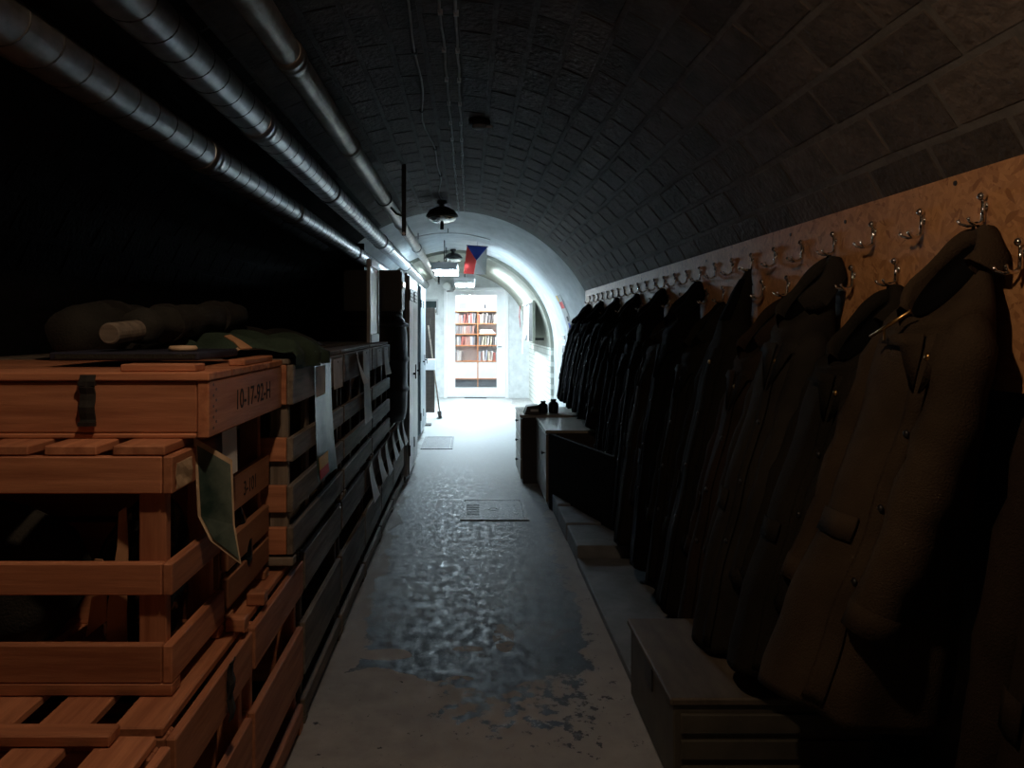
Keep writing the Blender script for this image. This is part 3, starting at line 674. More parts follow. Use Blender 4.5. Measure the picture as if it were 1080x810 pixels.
# crumpled green canvas
def drape(label, cx, cy, hx, hy, z, mat, seed, amp=.05, fall=.0, edge=None):
    rr = random.Random(seed); t = thing('canvas_sheet', label, 'canvas', (cx, cy, z)); n, m_ = 36, 36; rows = []
    ws = [(rr.uniform(3, 16), rr.uniform(3, 16), rr.uniform(0, 6), rr.uniform(.3, 1)) for _ in range(9)]
    for i in range(n + 1):
        row = []
        for k in range(m_ + 1):
            x = -hx + 2 * hx * i / n; y = -hy + 2 * hy * k / m_
            h = sum(w_ * math.sin(a * x * 1.6 + b_ * y * 1.6 + p) for a, b_, p, w_ in ws) / 5
            e = 1 - max(abs(x) / hx, abs(y) / hy) ** 4
            zz = max(.004, amp * (.5 + .55 * abs(h)) * (.35 + .65 * e))
            xx = x
            if edge is not None and cx + x > edge:
                ov = cx + x - edge; xx = edge - cx + .012 + .012 * math.sin(y * 30); zz = zz * .4 - ov
            row.append((xx + .012 * math.sin(y * 21 + x * 5), y + .012 * math.sin(x * 17), zz))
        rows.append(row)
    MB().sheet(rows, .003, (0, 0, 1)).build('cloth', mat, t, smooth=True); return t
drape('crumpled green canvas spilling over the crate edge', -.80, 2.78, .26, .26, 1.345, M['canvas'], 3, .10, edge=-.585)
drape('dark folded canvas lying on the crates behind the green one', -.95, 3.25, .30, .22, 1.345, M['canvasdark'], 8, .12)
t = thing('paper_scraps', 'torn pale cardboard scrap on the green canvas', 'cardboard', (-.74, 2.42, 1.40), (R(10), R(20), R(-40)))
MB().sheet([[(-.06, -.012, 0), (-.06, .012, 0)], [(.0, -.014, .004), (0, .014, .002)], [(.05, -.02, 0), (.06, .016, 0)]], .004, (0, 0, 1)).build('scrap', M['card'], t)
MB().sheet([[(.03, -.05, -.02), (.04, -.05, -.02)], [(.03, -.01, .0), (.045, -.012, .0)]], .003, (0, 0, 1)).build('torn_edge', M['oldpaper'], t)
t = thing('wood_disc', 'small pale wooden disc lying on the navy folder', 'disc', (-.80, 2.12, ZTOP + .041)); MB().lathe([(.035, 0), (.04, .006), (.035, .014), (.01, .015)], n=24).build('disc', M['oldpaper'], t, smooth=True)
# standing window frame on the upper crates
t = thing('window_frame', 'small white edged window frame standing on the upper crates', 'frame', (-.665, 5.0, 1.345))
for b_ in ((-.012, .012, 0, .04, 0, .56), (-.012, .012, .46, .50, 0, .56), (-.014, .016, .04, .46, .51, .56), (-.014, .016, .04, .46, 0, .06)): slat(t, *b_, M['locker'], 'frame_bar')
MB().box(-.004, .004, .05, .45, .06, .51).build('pane', M['bluepane'], t)
# barrel and box
t = thing('barrel', 'black plastic barrel with raised hoops on the bottom crates', 'barrel', (-.80, 6.42, .652))
MB().lathe([(.20, 0), (.255, .02), (.27, .08), (.275, .25), (.29, .265), (.29, .285), (.275, .30), (.278, .50), (.293, .515), (.293, .535), (.278, .55), (.272, .75), (.25, .86), (.21, .90)], n=48).build('drum', M['rubber'], t, smooth=True)
MB().lathe([(.215, .88), (.235, .885), (.235, .925), (.20, .93)], n=48).build('barrel_lid', M['rubber'], t, smooth=True)
MB().lathe([(.277, .80), (.284, .805), (.284, .83), (.26, .835)], n=48).build('hoop', M['steel'], t, smooth=True)
t = thing('black_case', 'black case with steel clasps standing on the barrel', 'case', (-.80, 6.42, 1.583))
MB().box(-.24, .24, -.14, .14, 0, .34).build('body', M['black'], t, bevel=.012, seg=2); MB().box(.238, .246, -.09, .09, .22, .225).build('seam', M['steel'], t)
for yy in (-.08, .08): MB().box(.238, .25, yy - .02, yy + .02, .19, .25).build('clasp', M['chrome'], t)
MB().tube([(.0, -.06, .34), (.0, -.055, .375), (0, .055, .375), (0, .06, .34)], .009, 8).build('handle', M['black'], t, smooth=True)

# ------------------------------------------------------------------ lockers and the far left side
def locker(name, label, x0, x1, y0, y1, h, mat, nd):
    t = thing(name, label, 'locker', (x0, y0, 0)); X, Y = x1 - x0, y1 - y0
    MB().box(0, X - .02, 0, Y, .06, h).build('body', mat, t, bevel=.004)
    MB().box(.02, X - .04, .02, Y - .02, 0, .06).build('plinth', M['steel'], t)
    for k in range(nd):
        a, b_ = k * Y / nd + .006, (k + 1) * Y / nd - .006
        d = MB().box(X - .019, X, a, b_, .075, h - .02).build('door', mat, t, bevel=.003)
        MB().box(X, X + .03, b_ - .10, b_ - .085, .98, 1.0).box(X + .02, X + .03, b_ - .10, b_ - .085, .94, 1.08).build('handle', M['steel'], d)
        for q in range(4): MB().box(X, X + .004, a + .12, b_ - .12, h - .25 + q * .035, h - .243 + q * .035).build('vent_slot', M['steel'], d)
        for z in (.25, 1.7): MB().box(X - .008, X + .008, a - .004, a + .008, z, z + .1).build('hinge', M['steel'], d)
    return t
locker('metal_locker', 'light grey steel locker with two doors beyond the barrel', -1.12, -.555, 7.05, 8.15, 1.95, M['locker'], 2)
locker('metal_locker', 'blue grey steel locker under the white arch', -1.17, -.62, 9.7, 10.75, 2.0, M['lockerblue'], 2)
t = thing('spare_door', 'dark wooden door leaf leaning beyond the blue grey locker', 'door', (-.95, 12.9, 0), (R(-3), 0, R(-6)))
MB().box(-.1, .36, 0, .04, 0, 1.78).build('leaf', M['cab'], t, bevel=.004); [MB().box(-.02, .28, -.006, 0, a, b_).build('raised_panel', M['cab'], t) for a, b_ in ((.15, .8), (.95, 1.6))]
t = thing('broom', 'broom leaning against the dark door leaf', 'broom', (-.46, 12.1, 0), (R(-6), R(-8), 0))
MB().tube([(0, 0, .1), (0, 0, 1.5)], .013, 10).build('handle', M['woodgrey'], t, smooth=True); MB().box(-.03, .03, -.14, .14, .06, .11).build('head', M['cab'], t); MB().box(-.025, .025, -.135, .135, .005, .06).build('bristles', M['black'], t)
t = thing('fuse_box', 'small white electrical box on a stand beside the locker', 'fuse box', (-.66, 11.2, 0))
MB().box(-.02, .02, -.02, .02, .0, .82).build('stand_post', M['steel'], t); MB().box(-.10, .10, -.10, .10, 0, .02).build('stand_foot', M['steel'], t)
MB().box(-.02, .16, -.08, .08, .82, .98).build('box', M['whitewood'], t, bevel=.006); MB().box(.16, .165, -.05, .05, .85, .95).build('cover', M['paper'], t)
t = thing('wall_switchgear', 'white pipes and valve box on the end wall beside the ducts', 'pipework', (-.46, Y3 - .001, 2.28))
MB().lathe([(.09, 0), (.09, .12), (.07, .14)], n=20).build('valve_box', M['whitewood'], t, smooth=False, rot=(R(90), 0, 0)); MB().tube([(.16, -.06, .1), (.16, -.06, -.05), (.12, -.06, -.1), (0, -.06, -.1)], .02, 10).build('pipe', M['cable'], t, smooth=True)

# ------------------------------------------------------------------ coat board and hooks
WX = 1.25
ob = thing('coat_board', 'long chipboard coat rail fixed along the right side of the vault', 'coat board', (WX, 0, 1.30))
for a, b_ in ((.10, 2.55), (2.553, 5.05), (5.053, 8.18)): MB().box(0, .012, a, b_, 0, .54).build('panel', M['osb'], ob)
for y in (.4, 2.55, 5.05, 7.9): MB().box(.013, .17, y - .03, y + .03, .05, .12).build('batten', M['woodgrey'], ob)
for y, z in ((1.50, .46), (1.95, .52), (2.52, .50), (2.95, .51), (4.0, .5), (5.5, .5)): MB().lathe([(.007, 0), (.006, .003)], n=10).build('screw', M['steel'], ob, loc=(0, y, z), rot=(0, R(-90), 0))
HK_LABEL_U = 'chrome coat hook in the upper row on the chipboard'; HK_LABEL_L = 'chrome coat hook in the lower row on the chipboard'
def make_hook():
    t = thing('coat_hook', HK_LABEL_U, 'coat hook')
    MB().lathe([(.012, 0), (.012, .004), (.008, .006)], n=14).build('back_plate', M['chrome'], t, smooth=True, rot=(0, R(-90), 0))
    MB().tube([(-.004, 0, .012), (-.007, 0, -.012), (-.008, 0, -.038)], [.007, .005, .0055], 10).build('stem', M['chrome'], t, smooth=True)
    MB().lathe([(.003, -.011), (.009, -.006), (.011, 0), (.009, .006), (.003, .011)], (-.010, 0, .024), 12).build('knob', M['chrome'], t, smooth=True)
    for s in (-1, 1):
        MB().tube([(-.008, 0, -.034), (-.020, .006 * s, -.044), (-.036, .013 * s, -.046), (-.050, .018 * s, -.040), (-.056, .020 * s, -.030)], [.0045, .004, .004, .004, .0045], 8).build('prong', M['chrome'], t, smooth=True)
    return t
hook0 = make_hook(); first = True
SHORT = {1.335: 'brown coat at the rail end', 1.835: 'large khaki greatcoat', 2.21: 'olive coat', 2.585: 'field grey coat', 2.96: 'brown zip coat', 3.335: 'hooded coat', 3.71: 'drab coat', 4.085: 'black coat with a pale seam', 4.46: 'dark olive coat', 4.835: 'turned-up collar coat',
         5.21: 'navy coat over the dark board', 5.585: 'long black coat', 5.96: 'short dark coat', 6.335: 'navy drooping coat', 6.71: 'black coat before the cabinet', 7.085: 'dark coat over the cabinet', 7.46: 'black coat beside the jars', 7.835: 'shiny black jacket'}
hooks = [(1.835 + .25 * k, 1.742, HK_LABEL_U, 'upper row of coat hooks') for k in range(-3, 25)] + [(1.71 + .25 * k, 1.618, HK_LABEL_L, 'lower row of coat hooks') for k in range(-2, 24)]
for y, z, lab_, g in hooks:
    h = hook0 if first else copy_tree(hook0); first = False
    h.location = (WX, y, z); h['group'] = g; sh = SHORT.get(round(y, 3))
    h['label'] = 'chrome coat hook on the chipboard carrying the ' + sh if sh else 'empty ' + lab_

# ------------------------------------------------------------------ coats
def cloth(name, c, k=1.6): return P(name, c, tuple(q * k for q in c), 5, .92, bump=.35, bscale=220, spec=.08)
CL = {'khaki': cloth('khaki wool', (.036, .025, .016)), 'olive': cloth('olive cotton', (.013, .011, .008)), 'brown': cloth('brown wool', (.019, .013, .009)), 'grey': cloth('field grey wool', (.019, .017, .014)),
      'black': cloth('black cloth', (.004, .004, .004)), 'navy': cloth('navy cloth', (.0045, .005, .007)), 'drab': cloth('drab cloth', (.009, .008, .006)), 'dark': cloth('near black lining', (.0025, .0025, .0025))}
def interp(tab, t):
    for (a, va), (b_, vb) in zip(tab, tab[1:]):
        if t <= b_:
            f = (t - a) / (b_ - a); f = f * f * (3 - 2 * f) * .5 + f * .5; return va + (vb - va) * f
    return tab[-1][1]
def coat(label, y, zt, hem, out, bmax, mat, seed, front=-25, shift=.0, hood=False, collar=True, sleeves=True, buttons='brass', lining='dark', cat='coat', fold=.10, gap=40):
    rr = random.Random(seed); t0 = thing('hanging_coat', label, cat, (WX, y, zt), group=None); H = zt - hem
    outt = list(zip((0, .07, .16, .35, .6, .82, 1.0), out))
    if hood: bt_ = [(0, .012), (.03, .035), (.07, .062), (.11, .066), (.15, .06), (.20, bmax * .85), (.30, bmax), (1, bmax * 1.15)]
    else: bt_ = [(0, .012), (.05, .035), (.085, .06), (.12, .075), (.17, bmax * .78), (.24, bmax), (.5, bmax), (1, bmax * 1.2)]
    ph = [(rr.choice((3, 4, 5, 6, 7, 9)), rr.uniform(0, 6.3), rr.uniform(.4, 1), rr.uniform(-2, 2)) for _ in range(5)]
    def surf(t, th, off=0.0):
        o_ = interp(outt, t); inn = .012 + .02 * t; a = max((o_ - inn) / 2, .012); c = (o_ + inn) / 2; b_ = interp(bt_, t)
        cc, ss = math.cos(th), math.sin(th); p = .8
        ex = math.copysign(abs(cc) ** p, cc); ey = math.copysign(abs(ss) ** p, ss)
        m_ = sum(w_ * math.sin(k * th + q + v * t * 2) for k, q, w_, v in ph) / 3
        g = 1 + fold * min(1, max(0, (t - .12) * 2.2)) * m_ * (1 if cc > -.55 else .2)
        lx = -(c + (a * ex) * g + off * cc); lx = min(lx, -.008)
        return Vector((lx, shift * t + (b_ * ey) * g + off * ss, -t * H + (.012 * math.sin(3 * th + seed) if t > .97 else 0)))
    n, m_ = 56, 40
    def neck(th, k=1.0, up=0.0):              # tilted neck hole: high at the wall, low towards the aisle
        cx, cy = -(.085 + .078 * k * math.cos(th)), .072 * k * math.sin(th)
        return Vector((min(cx - up * .7, -.006), cy, -.058 + 1.15 * (cx + .007) + up * .7 + (k - 1) * .02))
    if hood or not collar:
        ts = [(i / m_) ** 1.15 for i in range(m_ + 1)]
        MB().rings([[surf(t, 2 * PI * k / n) for k in range(n)] for t in ts]).build('body', CL[mat], t0, smooth=True)
    else:
        ts = [.22 + .78 * i / m_ for i in range(m_ + 1)]; rg_ = [[neck(2 * PI * k / n) for k in range(n)]]
        for f in (.12, .28, .45, .62, .8, .92):
            g = f * f * (3 - 2 * f)
            row = []
            for k in range(n):
                a_, b2 = neck(2 * PI * k / n), surf(.22, 2 * PI * k / n); p = a_.lerp(b2, f); q = a_.lerp(b2, min(1, f * 1.9) ** .8); p.x, p.y = q.x, q.y; row.append(p)
            rg_.append(row)
        MB().rings(rg_ + [[surf(t, 2 * PI * k / n) for k in range(n)] for t in ts]).build('body', CL[mat], t0, smooth=True)
    # hem band and front edge
    f0 = R(front)
    tl = [.23 + .75 * i / 26 for i in range(27)]
    MB().sheet([[surf(t, f0 + d, .005) for d in (-.16, -.05, .05, .14)] for t in tl], .004, (-1, 0, 0)).build('placket', CL[mat], t0, smooth=True)
    for k in range(4):
        p = surf(.27 + k * .15, f0 - .02, .012)
        MB().lathe([(.009, -.003), (.010, 0), (.006, .004), (.001, .005)], n=12).build('button', M['brass'] if buttons == 'brass' and k == 0 else M['black'], t0, smooth=True, loc=p, rot=(0, R(-90), 0))
    # pocket flap
    for d in (-.75, .6):
        MB().sheet([[surf(t, f0 + d + e, .007) for e in (-.28, 0, .28)] for t in (.60, .625, .65)], .004, (-1, 0, 0)).build('pocket_flap', CL[mat], t0, smooth=True)
    if collar and not hood:
        rows = []
        for kk, up in ((.98, -.01), (1.0, .025), (1.05, .045), (1.18, .04), (1.36, .01), (1.5, -.03)):
            rows.append([neck(f0 + R(gap) + (2 * PI - 2 * R(gap)) * k / 28, kk * (1 + .03 * math.sin(k * 1.1 + seed)), up * (1 + .12 * math.sin(k * .8 + seed))) for k in range(29)])
        MB().sheet(rows, .004, (0, 0, -1)).build('collar', CL[mat], t0, smooth=True)
        MB().rings([[neck(2 * PI * k / 28, kk, up) for k in range(28)] for kk, up in ((.97, .012), (.8, -.01), (.45, -.03), (.05, -.035))]).build('neck_lining', CL[lining], t0, smooth=True)
        # lapels
        for s in (-1, 1):
            MB().sheet([[surf(.225, f0 + s * .12, .016), surf(.225, f0 + s * .62, .018)], [surf(.245, f0 + s * .10, .016), surf(.245, f0 + s * .80, .018)], [surf(.27, f0 + s * .08, .013), surf(.25, f0 + s * .5, .015)], [surf(.34, f0 + s * .05, .009), surf(.33, f0 + s * .12, .010)]], .004, (-1, 0, 0)).build('lapel', CL[mat], t0, smooth=True)
    if hood:
        MB().sheet([[surf(t, R(-30) + d, .006) for d in (-.5, -.2, .2, .5)] for t in (.03, .07, .11, .15)], .003, (-1, 0, 0)).build('hood_opening', CL[lining], t0, smooth=True)
    if sleeves:
        for s in (-1, 1):
            pts, rad = [], []
            for i in range(14):
                f = i / 13; t = .20 + f * (.60 if H > 1.0 else .68); th = s * (R(88) - R(26) * f)
                p = surf(min(t, .98), th, .012 + .02 * math.sin(f * PI)); p.y -= s * .035 * (1 - f); p.y += .006 * math.sin(i * 2.1 + seed); p.x = min(p.x, -.075)
                pts.append(p); rad.append((.052 + .012 * math.sin(f * PI)) * (1 + .08 * math.sin(i * 2.4 + seed)) * (.72 if i == 0 else 1))
            sl = MB().tube(pts, rad, 16).build('sleeve', CL[mat], t0, smooth=True)
            e = pts[-1]; d = (pts[-1] - pts[-2]).normalized()
            MB().tube([e - d * .06, e - d * .055, e + d * .006, e + d * .008], [rad[-1] * .9, rad[-1] * 1.12, rad[-1] * 1.12, rad[-1] * .8], 16).build('cuff', CL[mat], t0, smooth=True)
    # loop over the hook prongs
    MB().tube([(-.018, -.030, -.075), (-.022, -.018, -.03), (-.026, -.004, -.004), (-.026, .004, -.004), (-.022, .018, -.03), (-.018, .030, -.075)], .004, 8).build('hanging_loop', CL['drab'], t0, smooth=True)
    return t0
HU, HL = 1.742 - .036, 1.618 - .036
STD = lambda k: (.03, .10, .17, .25 * k + .0, .33 * k, .38 * k, .40 * k)
coat('brown coat at the end of the rail with a crumpled sleeve', 1.335, HU, .12, (.03, .06, .10, .16, .22, .27, .30), .15, 'brown', 21, -10, .05)
coat('large khaki greatcoat with open collar, hung clear of the others', 1.835, HU, .50, (.04, .13, .17, .22, .30, .40, .46), .17, 'khaki', 22, -38, .16, gap=62)
coat('olive coat with rounded shoulders behind the khaki greatcoat', 2.21, HL, .40, (.04, .14, .19, .25, .33, .40, .43), .13, 'olive', 23, -40, .15, gap=55)
coat('field grey coat hanging from its peaked collar', 2.585, HU, .33, (.04, .08, .17, .25, .34, .41, .44), .135, 'grey', 24, -20, .12)
coat('brown coat with long zip between the grey and the hooded coat', 2.96, HL, .24, (.04, .12, .18, .24, .32, .37, .40), .13, 'brown', 25, -15, .09)
coat('coat with a pointed dark hood', 3.335, HU, .20, (.03, .09, .15, .23, .30, .36, .40), .13, 'drab', 26, -15, .06, hood=True)
more = ['drab coat next to the hooded coat', 'black coat with a pale front seam', 'dark olive coat squeezed in the row', 'black coat with its collar turned up', 'navy coat above the low dark panel', 'black long coat over the low dark panel',
        'dark coat hung short in the row', 'navy coat with drooping sleeves', 'black coat before the cabinet', 'dark coat above the cabinet top', 'black coat beside the cabinet top jars', 'black shiny jacket at the far end of the rail']
mats = ['drab', 'black', 'olive', 'black', 'navy', 'black', 'drab', 'navy', 'black', 'black', 'navy', 'black']
ys = [3.71, 4.085, 4.46, 4.835, 5.21, 5.585, 5.96, 6.335, 6.71, 7.085, 7.46, 7.835]
hems = [.18, .16, .18, .17, .19, .20, .66, .68, .70, .70, .72, .70]
for k, (lb_, y, hm) in enumerate(zip(more, ys, hems)):
    up_ = k % 2 == 1; s = .95 if y < 4.7 else .84
    coat(lb_, y, (HU if up_ else HL) + .0, hm, tuple(q * s for q in (.04, .13, .19, .27, .33, .37, .40)), .13, mats[k], 40 + k, -20 + (k * 37) % 30, .02, buttons='black', collar=True)
# brass shoulder bar of a coat
t = thing('brass_bar', 'thin brass bar sticking out at the shoulder of the khaki greatcoat', 'bar', (1.008, 1.9065, 1.426))
MB().tube([(0, 0, 0), (.046, -.0965, .062)], .0045, 10).build('bar', M['brass'], t, smooth=True); MB().tube([(.016, -.034, .022), (.016, -.034, -.008)], .003, 8).build('stud', M['brass'], t)

# ------------------------------------------------------------------ trunk, cabinets, panel
t = thing('storage_chest', 'low painted chest with a worn lid standing under the coats', 'chest', (.63, 2.34, 0))
MB().box(0, .62, .0, .62, .02, .285).build('body', M['trunk'], t, bevel=.004); MB().box(-.012, .632, -.012, .632, .286, .31).build('lid', M['trunktop'], t, bevel=.005)
for a, b_ in ((.03, .10), (.12, .18), (.20, .26)): MB().box(.02, .60, -.012, 0, a, b_).build('front_batten', M['trunk'], t, bevel=.003)
MB().box(-.006, 0, .26, .36, .20, .285).build('hasp', M['steel'], t)
for px in (.01, .57):
    for py in (.01, .57): MB().box(px, px + .04, py, py + .04, 0, .02).build('foot', M['steel'], t)
t = thing('metal_ring', 'loose metal ring lying on the chest lid', 'ring', (1.0, 2.52, .314), (R(62), 0, R(10)))
MB().rings([[((.032 + .004 * math.cos(q)) * math.cos(p), (.032 + .004 * math.cos(q)) * math.sin(p) + .033, .004 * math.sin(q)) for q in [2 * PI * j / 8 for j in range(8)]] for p in [2 * PI * i / 24 for i in range(25)]], cap=False).build('ring', M['chrome'], t, smooth=True)
def cabinet(label, x0, x1, y0, y1, h, nd):
    t = thing('low_cabinet', label, 'cabinet', (x0, y0, 0)); X, Y = x1 - x0, y1 - y0
    MB().box(.02, X, 0, Y, .0, h - .025).build('body', M['cab'], t, bevel=.003)
    MB().box(-.006, X + .005, -.006, Y + .006, h - .024, h).build('top', M['cabtop'], t, bevel=.003)
    for k in range(nd):
        z0 = .04 + k * (h - .07) / nd; z1 = .04 + (k + 1) * (h - .07) / nd - .008
        d = MB().box(0, .019, .012, Y - .012, z0, z1).build('drawer' if nd > 1 else 'door', M['cabfront'], t, bevel=.003)
        MB().lathe([(.006, 0), (.006, .012), (.014, .018), (.012, .026), (.004, .028)], n=14).build('knob', M['steel'], d, smooth=True, loc=(0, Y * (.5 if nd > 1 else .15), z0 + (z1 - z0) * .7), rot=(0, R(-90), 0))
    return t
cabinet('low cabinet with knobbed drawers standing out into the aisle', .475, 1.15, 7.03, 7.75, .635, 3)
cabinet('low cabinet with a plain door, its top half under the coats', .618, 1.2, 6.10, 6.99, .62, 1)
t = thing('dark_board', 'dark plywood board standing slantwise under the coats', 'board', (.635, 6.06, 0), (0, 0, math.atan2(4.97 - 6.06, .94 - .635)))
MB().box(0, 1.13, 0, .03, .0, .60).build('sheet', M['tar'], t, bevel=.003)
for q in (.02, 1.06): MB().box(q, q + .04, .03, .06, .0, .6).build('cleat', M['tar'], t)
# things on the cabinet
def jar(label, x, y, z, r, h):
    t = thing('dark_jar', label, 'jar', (x, y, z))
    MB().lathe([(r * .9, 0), (r, .01), (r, h * .62), (r * .85, h * .74), (r * .45, h * .82), (r * .45, h * .9)], n=24).build('glass_body', M['glassdark'], t, smooth=True)
    MB().lathe([(r * .55, h * .86), (r * .55, h), (r * .3, h)], n=20).build('lid', M['black'], t, smooth=True)
jar('dark stoppered jar on the cabinet beside the tray', .70, 7.2, .635, .045, .115); jar('tall dark stoppered jar on the cabinet nearer the coats', .80, 7.22, .635, .05, .13)
t = thing('black_tray', 'black sloping tray on the drawer cabinet', 'tray', (.57, 7.15, .635))
MB().add([(-.06, -.1, 0), (.09, -.1, 0), (.09, .1, 0), (-.06, .1, 0), (-.03, -.08, .075), (.08, -.08, .085), (.08, .08, .085), (-.03, .08, .075)], [(0, 3, 2, 1), (4, 5, 6, 7), (0, 1, 5, 4), (1, 2, 6, 5), (2, 3, 7, 6), (3, 0, 4, 7)]).build('body', M['black'], t, bevel=.004)
MB().box(.0, .07, -.106, -.09, .03, .05).build('label_plate', M['paper'], t)

# ------------------------------------------------------------------ posters and pinboard beyond the arch
def arc_sheet(parent, name, rad, y0, y1, z0, z1, mat, off=.004):
    rows = []
    for i in range(13):
        z = z0 + (z1 - z0) * i / 12; x = VX + (rad - off if z < RZ else math.sqrt((rad - off) ** 2 - (z - RZ) ** 2))
        rows.append([(x, y0, z), (x, y1, z)])
    return MB().sheet(rows, .002, (-1, 0, 0)).build(name, mat, parent)
t = thing('tall_poster', 'tall narrow grey poster with a red badge inside the white arch', 'poster', (0, 0, 0))
arc_sheet(t, 'sheet', RR, 9.1, 9.56, .82, 1.84, M['cable'])
for a, b_, c, d, m_ in ((9.2, 9.5, 1.68, 1.76, 'red'), (9.2, 9.34, 1.52, 1.58, 'ink'), (9.22, 9.34, 1.42, 1.5, 'blue'), (9.22, 9.34, 1.30, 1.41, 'red'), (9.2, 9.32, 1.1, 1.16, 'ink'), (9.1, 9.34, .92, 1.05, 'paper'), (9.4, 9.54, 1.77, 1.84, 'yellow')):
    arc_sheet(t, 'printed_block', RR, a, b_, c, d, M[m_], .0075)
for k, (a, b_, c, d) in enumerate(((9.9, 10.3, 1.27, 1.35), (9.8, 10.4, 1.08, 1.22), (9.8, 10.4, .92, 1.06))):
    t = thing('pinned_photo', ['small top photo pinned inside the white arch', 'middle photo pinned inside the white arch', 'lowest photo pinned inside the white arch'][k], 'photo', (0, 0, 0))
    arc_sheet(t, 'print', RR, a, b_, c, d, M['paper']); arc_sheet(t, 'image', RR, a + .04, b_ - .04, c + .015, d - .015, M['print'], .007)
t = thing('pinboard', 'dark pinboard with a light frame on the white brick wall', 'pinboard', (1.0, 11.9, 1.22))
MB().box(0, .03, 0, 2.3, 0, .62).build('backing', M['grass'], t)
for b_ in ((-.012, .03, -.03, 0, -.03, .65), (-.012, .03, 2.3, 2.33, -.03, .65), (-.012, .03, 0, 2.3, -.03, 0), (-.012, .03, 0, 2.3, .62, .65)): slat(t, *b_, M['offwhite'], 'frame_bar')
for y in (.2, 2.1): MB().box(.031, .19, y - .02, y + .02, .02, .06).build('bracket', M['steel'], t)
for k, (a, b_, z0, z1) in enumerate(((.75, 1.0, .0, .60), (1.05, 1.35, .1, .58), (1.42, 1.7, .02, .60), (1.78, 2.02, .2, .6), (2.06, 2.25, -.25, .2))):
    t = thing('pinned_sheet', ['tall paper sheet on the pinboard next to its bare part', 'printed sheet on the pinboard', 'long paper sheet in the middle of the pinboard', 'short paper sheet near the pinboard end', 'paper hanging below the pinboard'][k], 'paper', (.985, 11.9, 1.22))
    MB().sheet([[(0, a, z0), (-.01, (a + b_) / 2, z0), (0, b_, z0)], [(.012, a, z1), (.010, (a + b_) / 2, z1), (.012, b_, z1)]], .0015, (-1, 0, 0)).build('sheet', M['print'] if k in (1, 3) else M['paper'], t)
t = thing('red_ribbon', 'red ribbon hanging at the end of the pinboard', 'ribbon', (.955, 14.3, 1.55)); MB().sheet([[(0, -.05, .3), (0, .05, .3)], [(-.02, -.07, .1), (.0, .05, .12)], [(0, -.03, -.1), (.01, .03, -.12)]], .003, (-1, 0, 0)).build('ribbon', M['red'], t)

# ------------------------------------------------------------------ library shelf and books
SY = 18.35
bs = thing('bookshelf', 'pine bookshelf full of books in the room behind the door', 'bookshelf', (0, SY, 0))
zs = [.20, .62, 1.0, 1.275, 1.53, 1.83]; xs = [-.36, .205, .77]
for x in xs: MB().box(x - .012, x + .012, 0, .3, 0, 1.83).build('upright', M['orange'], bs)
for z in zs:
    for a, b_ in zip(xs, xs[1:]): MB().box(a + .0125, b_ - .0125, .0, .3, z - .012, z + .012).build('shelf', M['orange'], bs)
MB().box(xs[0], xs[-1], .301, .31, .0, 1.83).build('back_panel', M['whitewood'], bs)
for a, b_ in zip(xs, xs[1:]): MB().box(a + .014, b_ - .014, .01, .028, .214, .606).build('cupboard_door', M['whitewood'], bs)
MB().box(xs[0], xs[-1], .04, .06, 0, .185).build('kick_board', M['greyfloor'], bs)
bc = [(.66, .65, .62), (.55, .50, .40), (.42, .14, .12), (.32, .34, .36), (.60, .57, .45), (.22, .20, .20), (.66, .66, .66), (.48, .28, .24), (.40, .44, .52), (.58, .48, .42)]
bm_ = [P('book cover %d' % k, c, None, 5, .6) for k, c in enumerate(bc)]
rk = random.Random(5)
rowsb = [(0, 4, .95, 'top left row'), (1, 4, .95, 'top right row'), (0, 3, 1, 'second left row'), (0, 2, 1, 'third left row'), (1, 2, 1, 'third right row'), (1, 1, 1, 'lower right row'), (0, 1, .38, 'lower left row')]
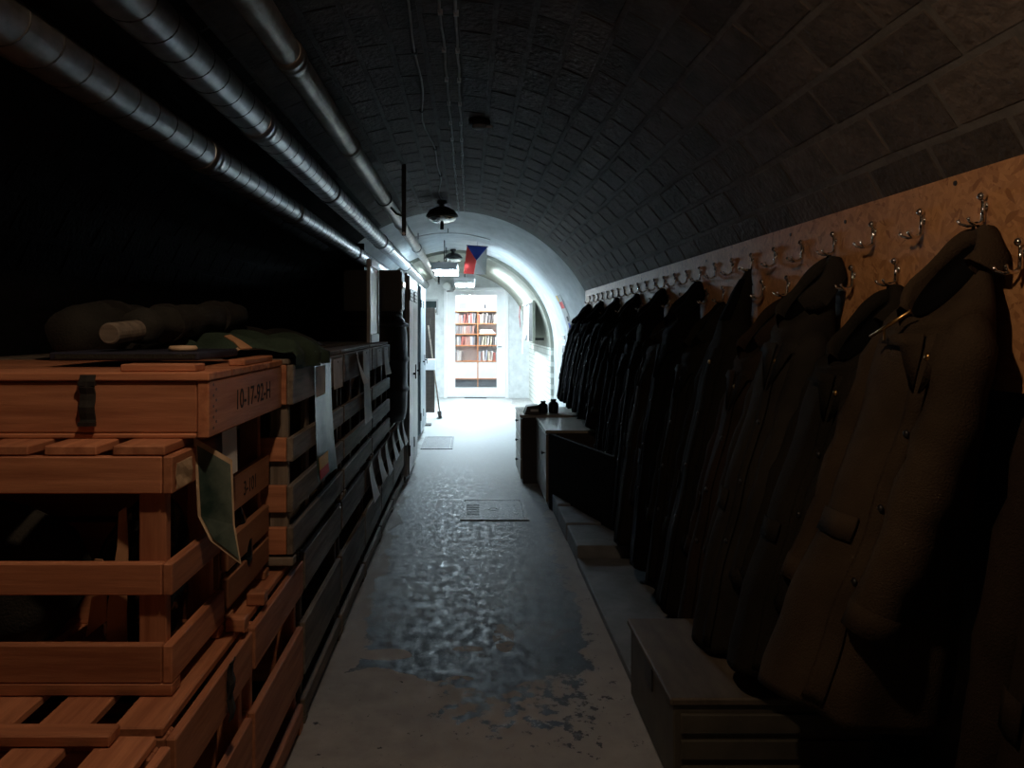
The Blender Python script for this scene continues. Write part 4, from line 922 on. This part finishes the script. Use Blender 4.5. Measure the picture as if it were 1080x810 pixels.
where = {'top left row': 'in the left bay just under the top board', 'top right row': 'in the right bay just under the top board', 'second left row': 'in the left bay on the red second row', 'third left row': 'in the left bay on the third row', 'third right row': 'in the right bay on the third row', 'lower right row': 'in the right bay above the cupboards', 'lower left row': 'in the left bay above the cupboards'}
for bay, lev, fill, nm in rowsb:
    x = xs[bay] + .018; xe = xs[bay] + .018 + (xs[bay + 1] - xs[bay] - .04) * fill; hmax = zs[lev + 1] - zs[lev] - .05
    lean = 0
    while x < xe - .05:
        wd = rk.uniform(.022, .05); h = min(hmax - .01, rk.uniform(.19, .26)); mt_ = rk.choice(bm_[2:3] + bm_[7:8] + bm_ if nm == 'second left row' else bm_)
        t = thing('book', 'book standing ' + where[nm] + ' of the bookshelf', 'book', (x, SY + .03, zs[lev] + .0125), (0, R(rk.choice((0, 0, 4, 7))), 0), group='books ' + where[nm])
        MB().box(0, wd, 0, .16, 0, h).build('cover', mt_, t); MB().box(.003, wd - .003, .004, .158, h, h + .002).build('pages', M['paper'], t)
        t.location.z += wd * math.sin(t.rotation_euler.y) + .0005
        x += wd + .006 + h * math.tan(t.rotation_euler.y)
z = zs[3] + .0125
for k in range(3):
    t = thing('book', ['book lying at the bottom of the flat pile in the bookshelf', 'book lying in the middle of the flat pile in the bookshelf', 'book lying on top of the flat pile in the bookshelf'][k], 'book', (.25, SY + .03, z))
    MB().box(0, .38 - .03 * k, 0, .22, 0, .035).build('cover', bm_[(6, 0, 1)[k]], t); MB().box(.004, .37 - .03 * k, -.002, 0, .005, .03).build('pages', M['paper'], t); z += .036
t = thing('picture_card', 'blue and white picture standing on top of the bookshelf', 'picture', (-.16, SY + .08, 1.843)); MB().box(-.12, .12, 0, .012, 0, .26).build('mount', M['whitewood'], t); MB().box(-.09, .09, -.003, 0, .05, .2).build('image', M['bluepane'], t)
t = thing('paper_tube', 'white box standing on top of the bookshelf', 'box', (.38, SY + .08, 1.843)); MB().box(-.05, .05, 0, .06, 0, .22).build('body', M['paper'], t, bevel=.003); MB().box(-.03, .03, -.002, 0, .06, .16).build('label_print', M['greyfloor'], t)
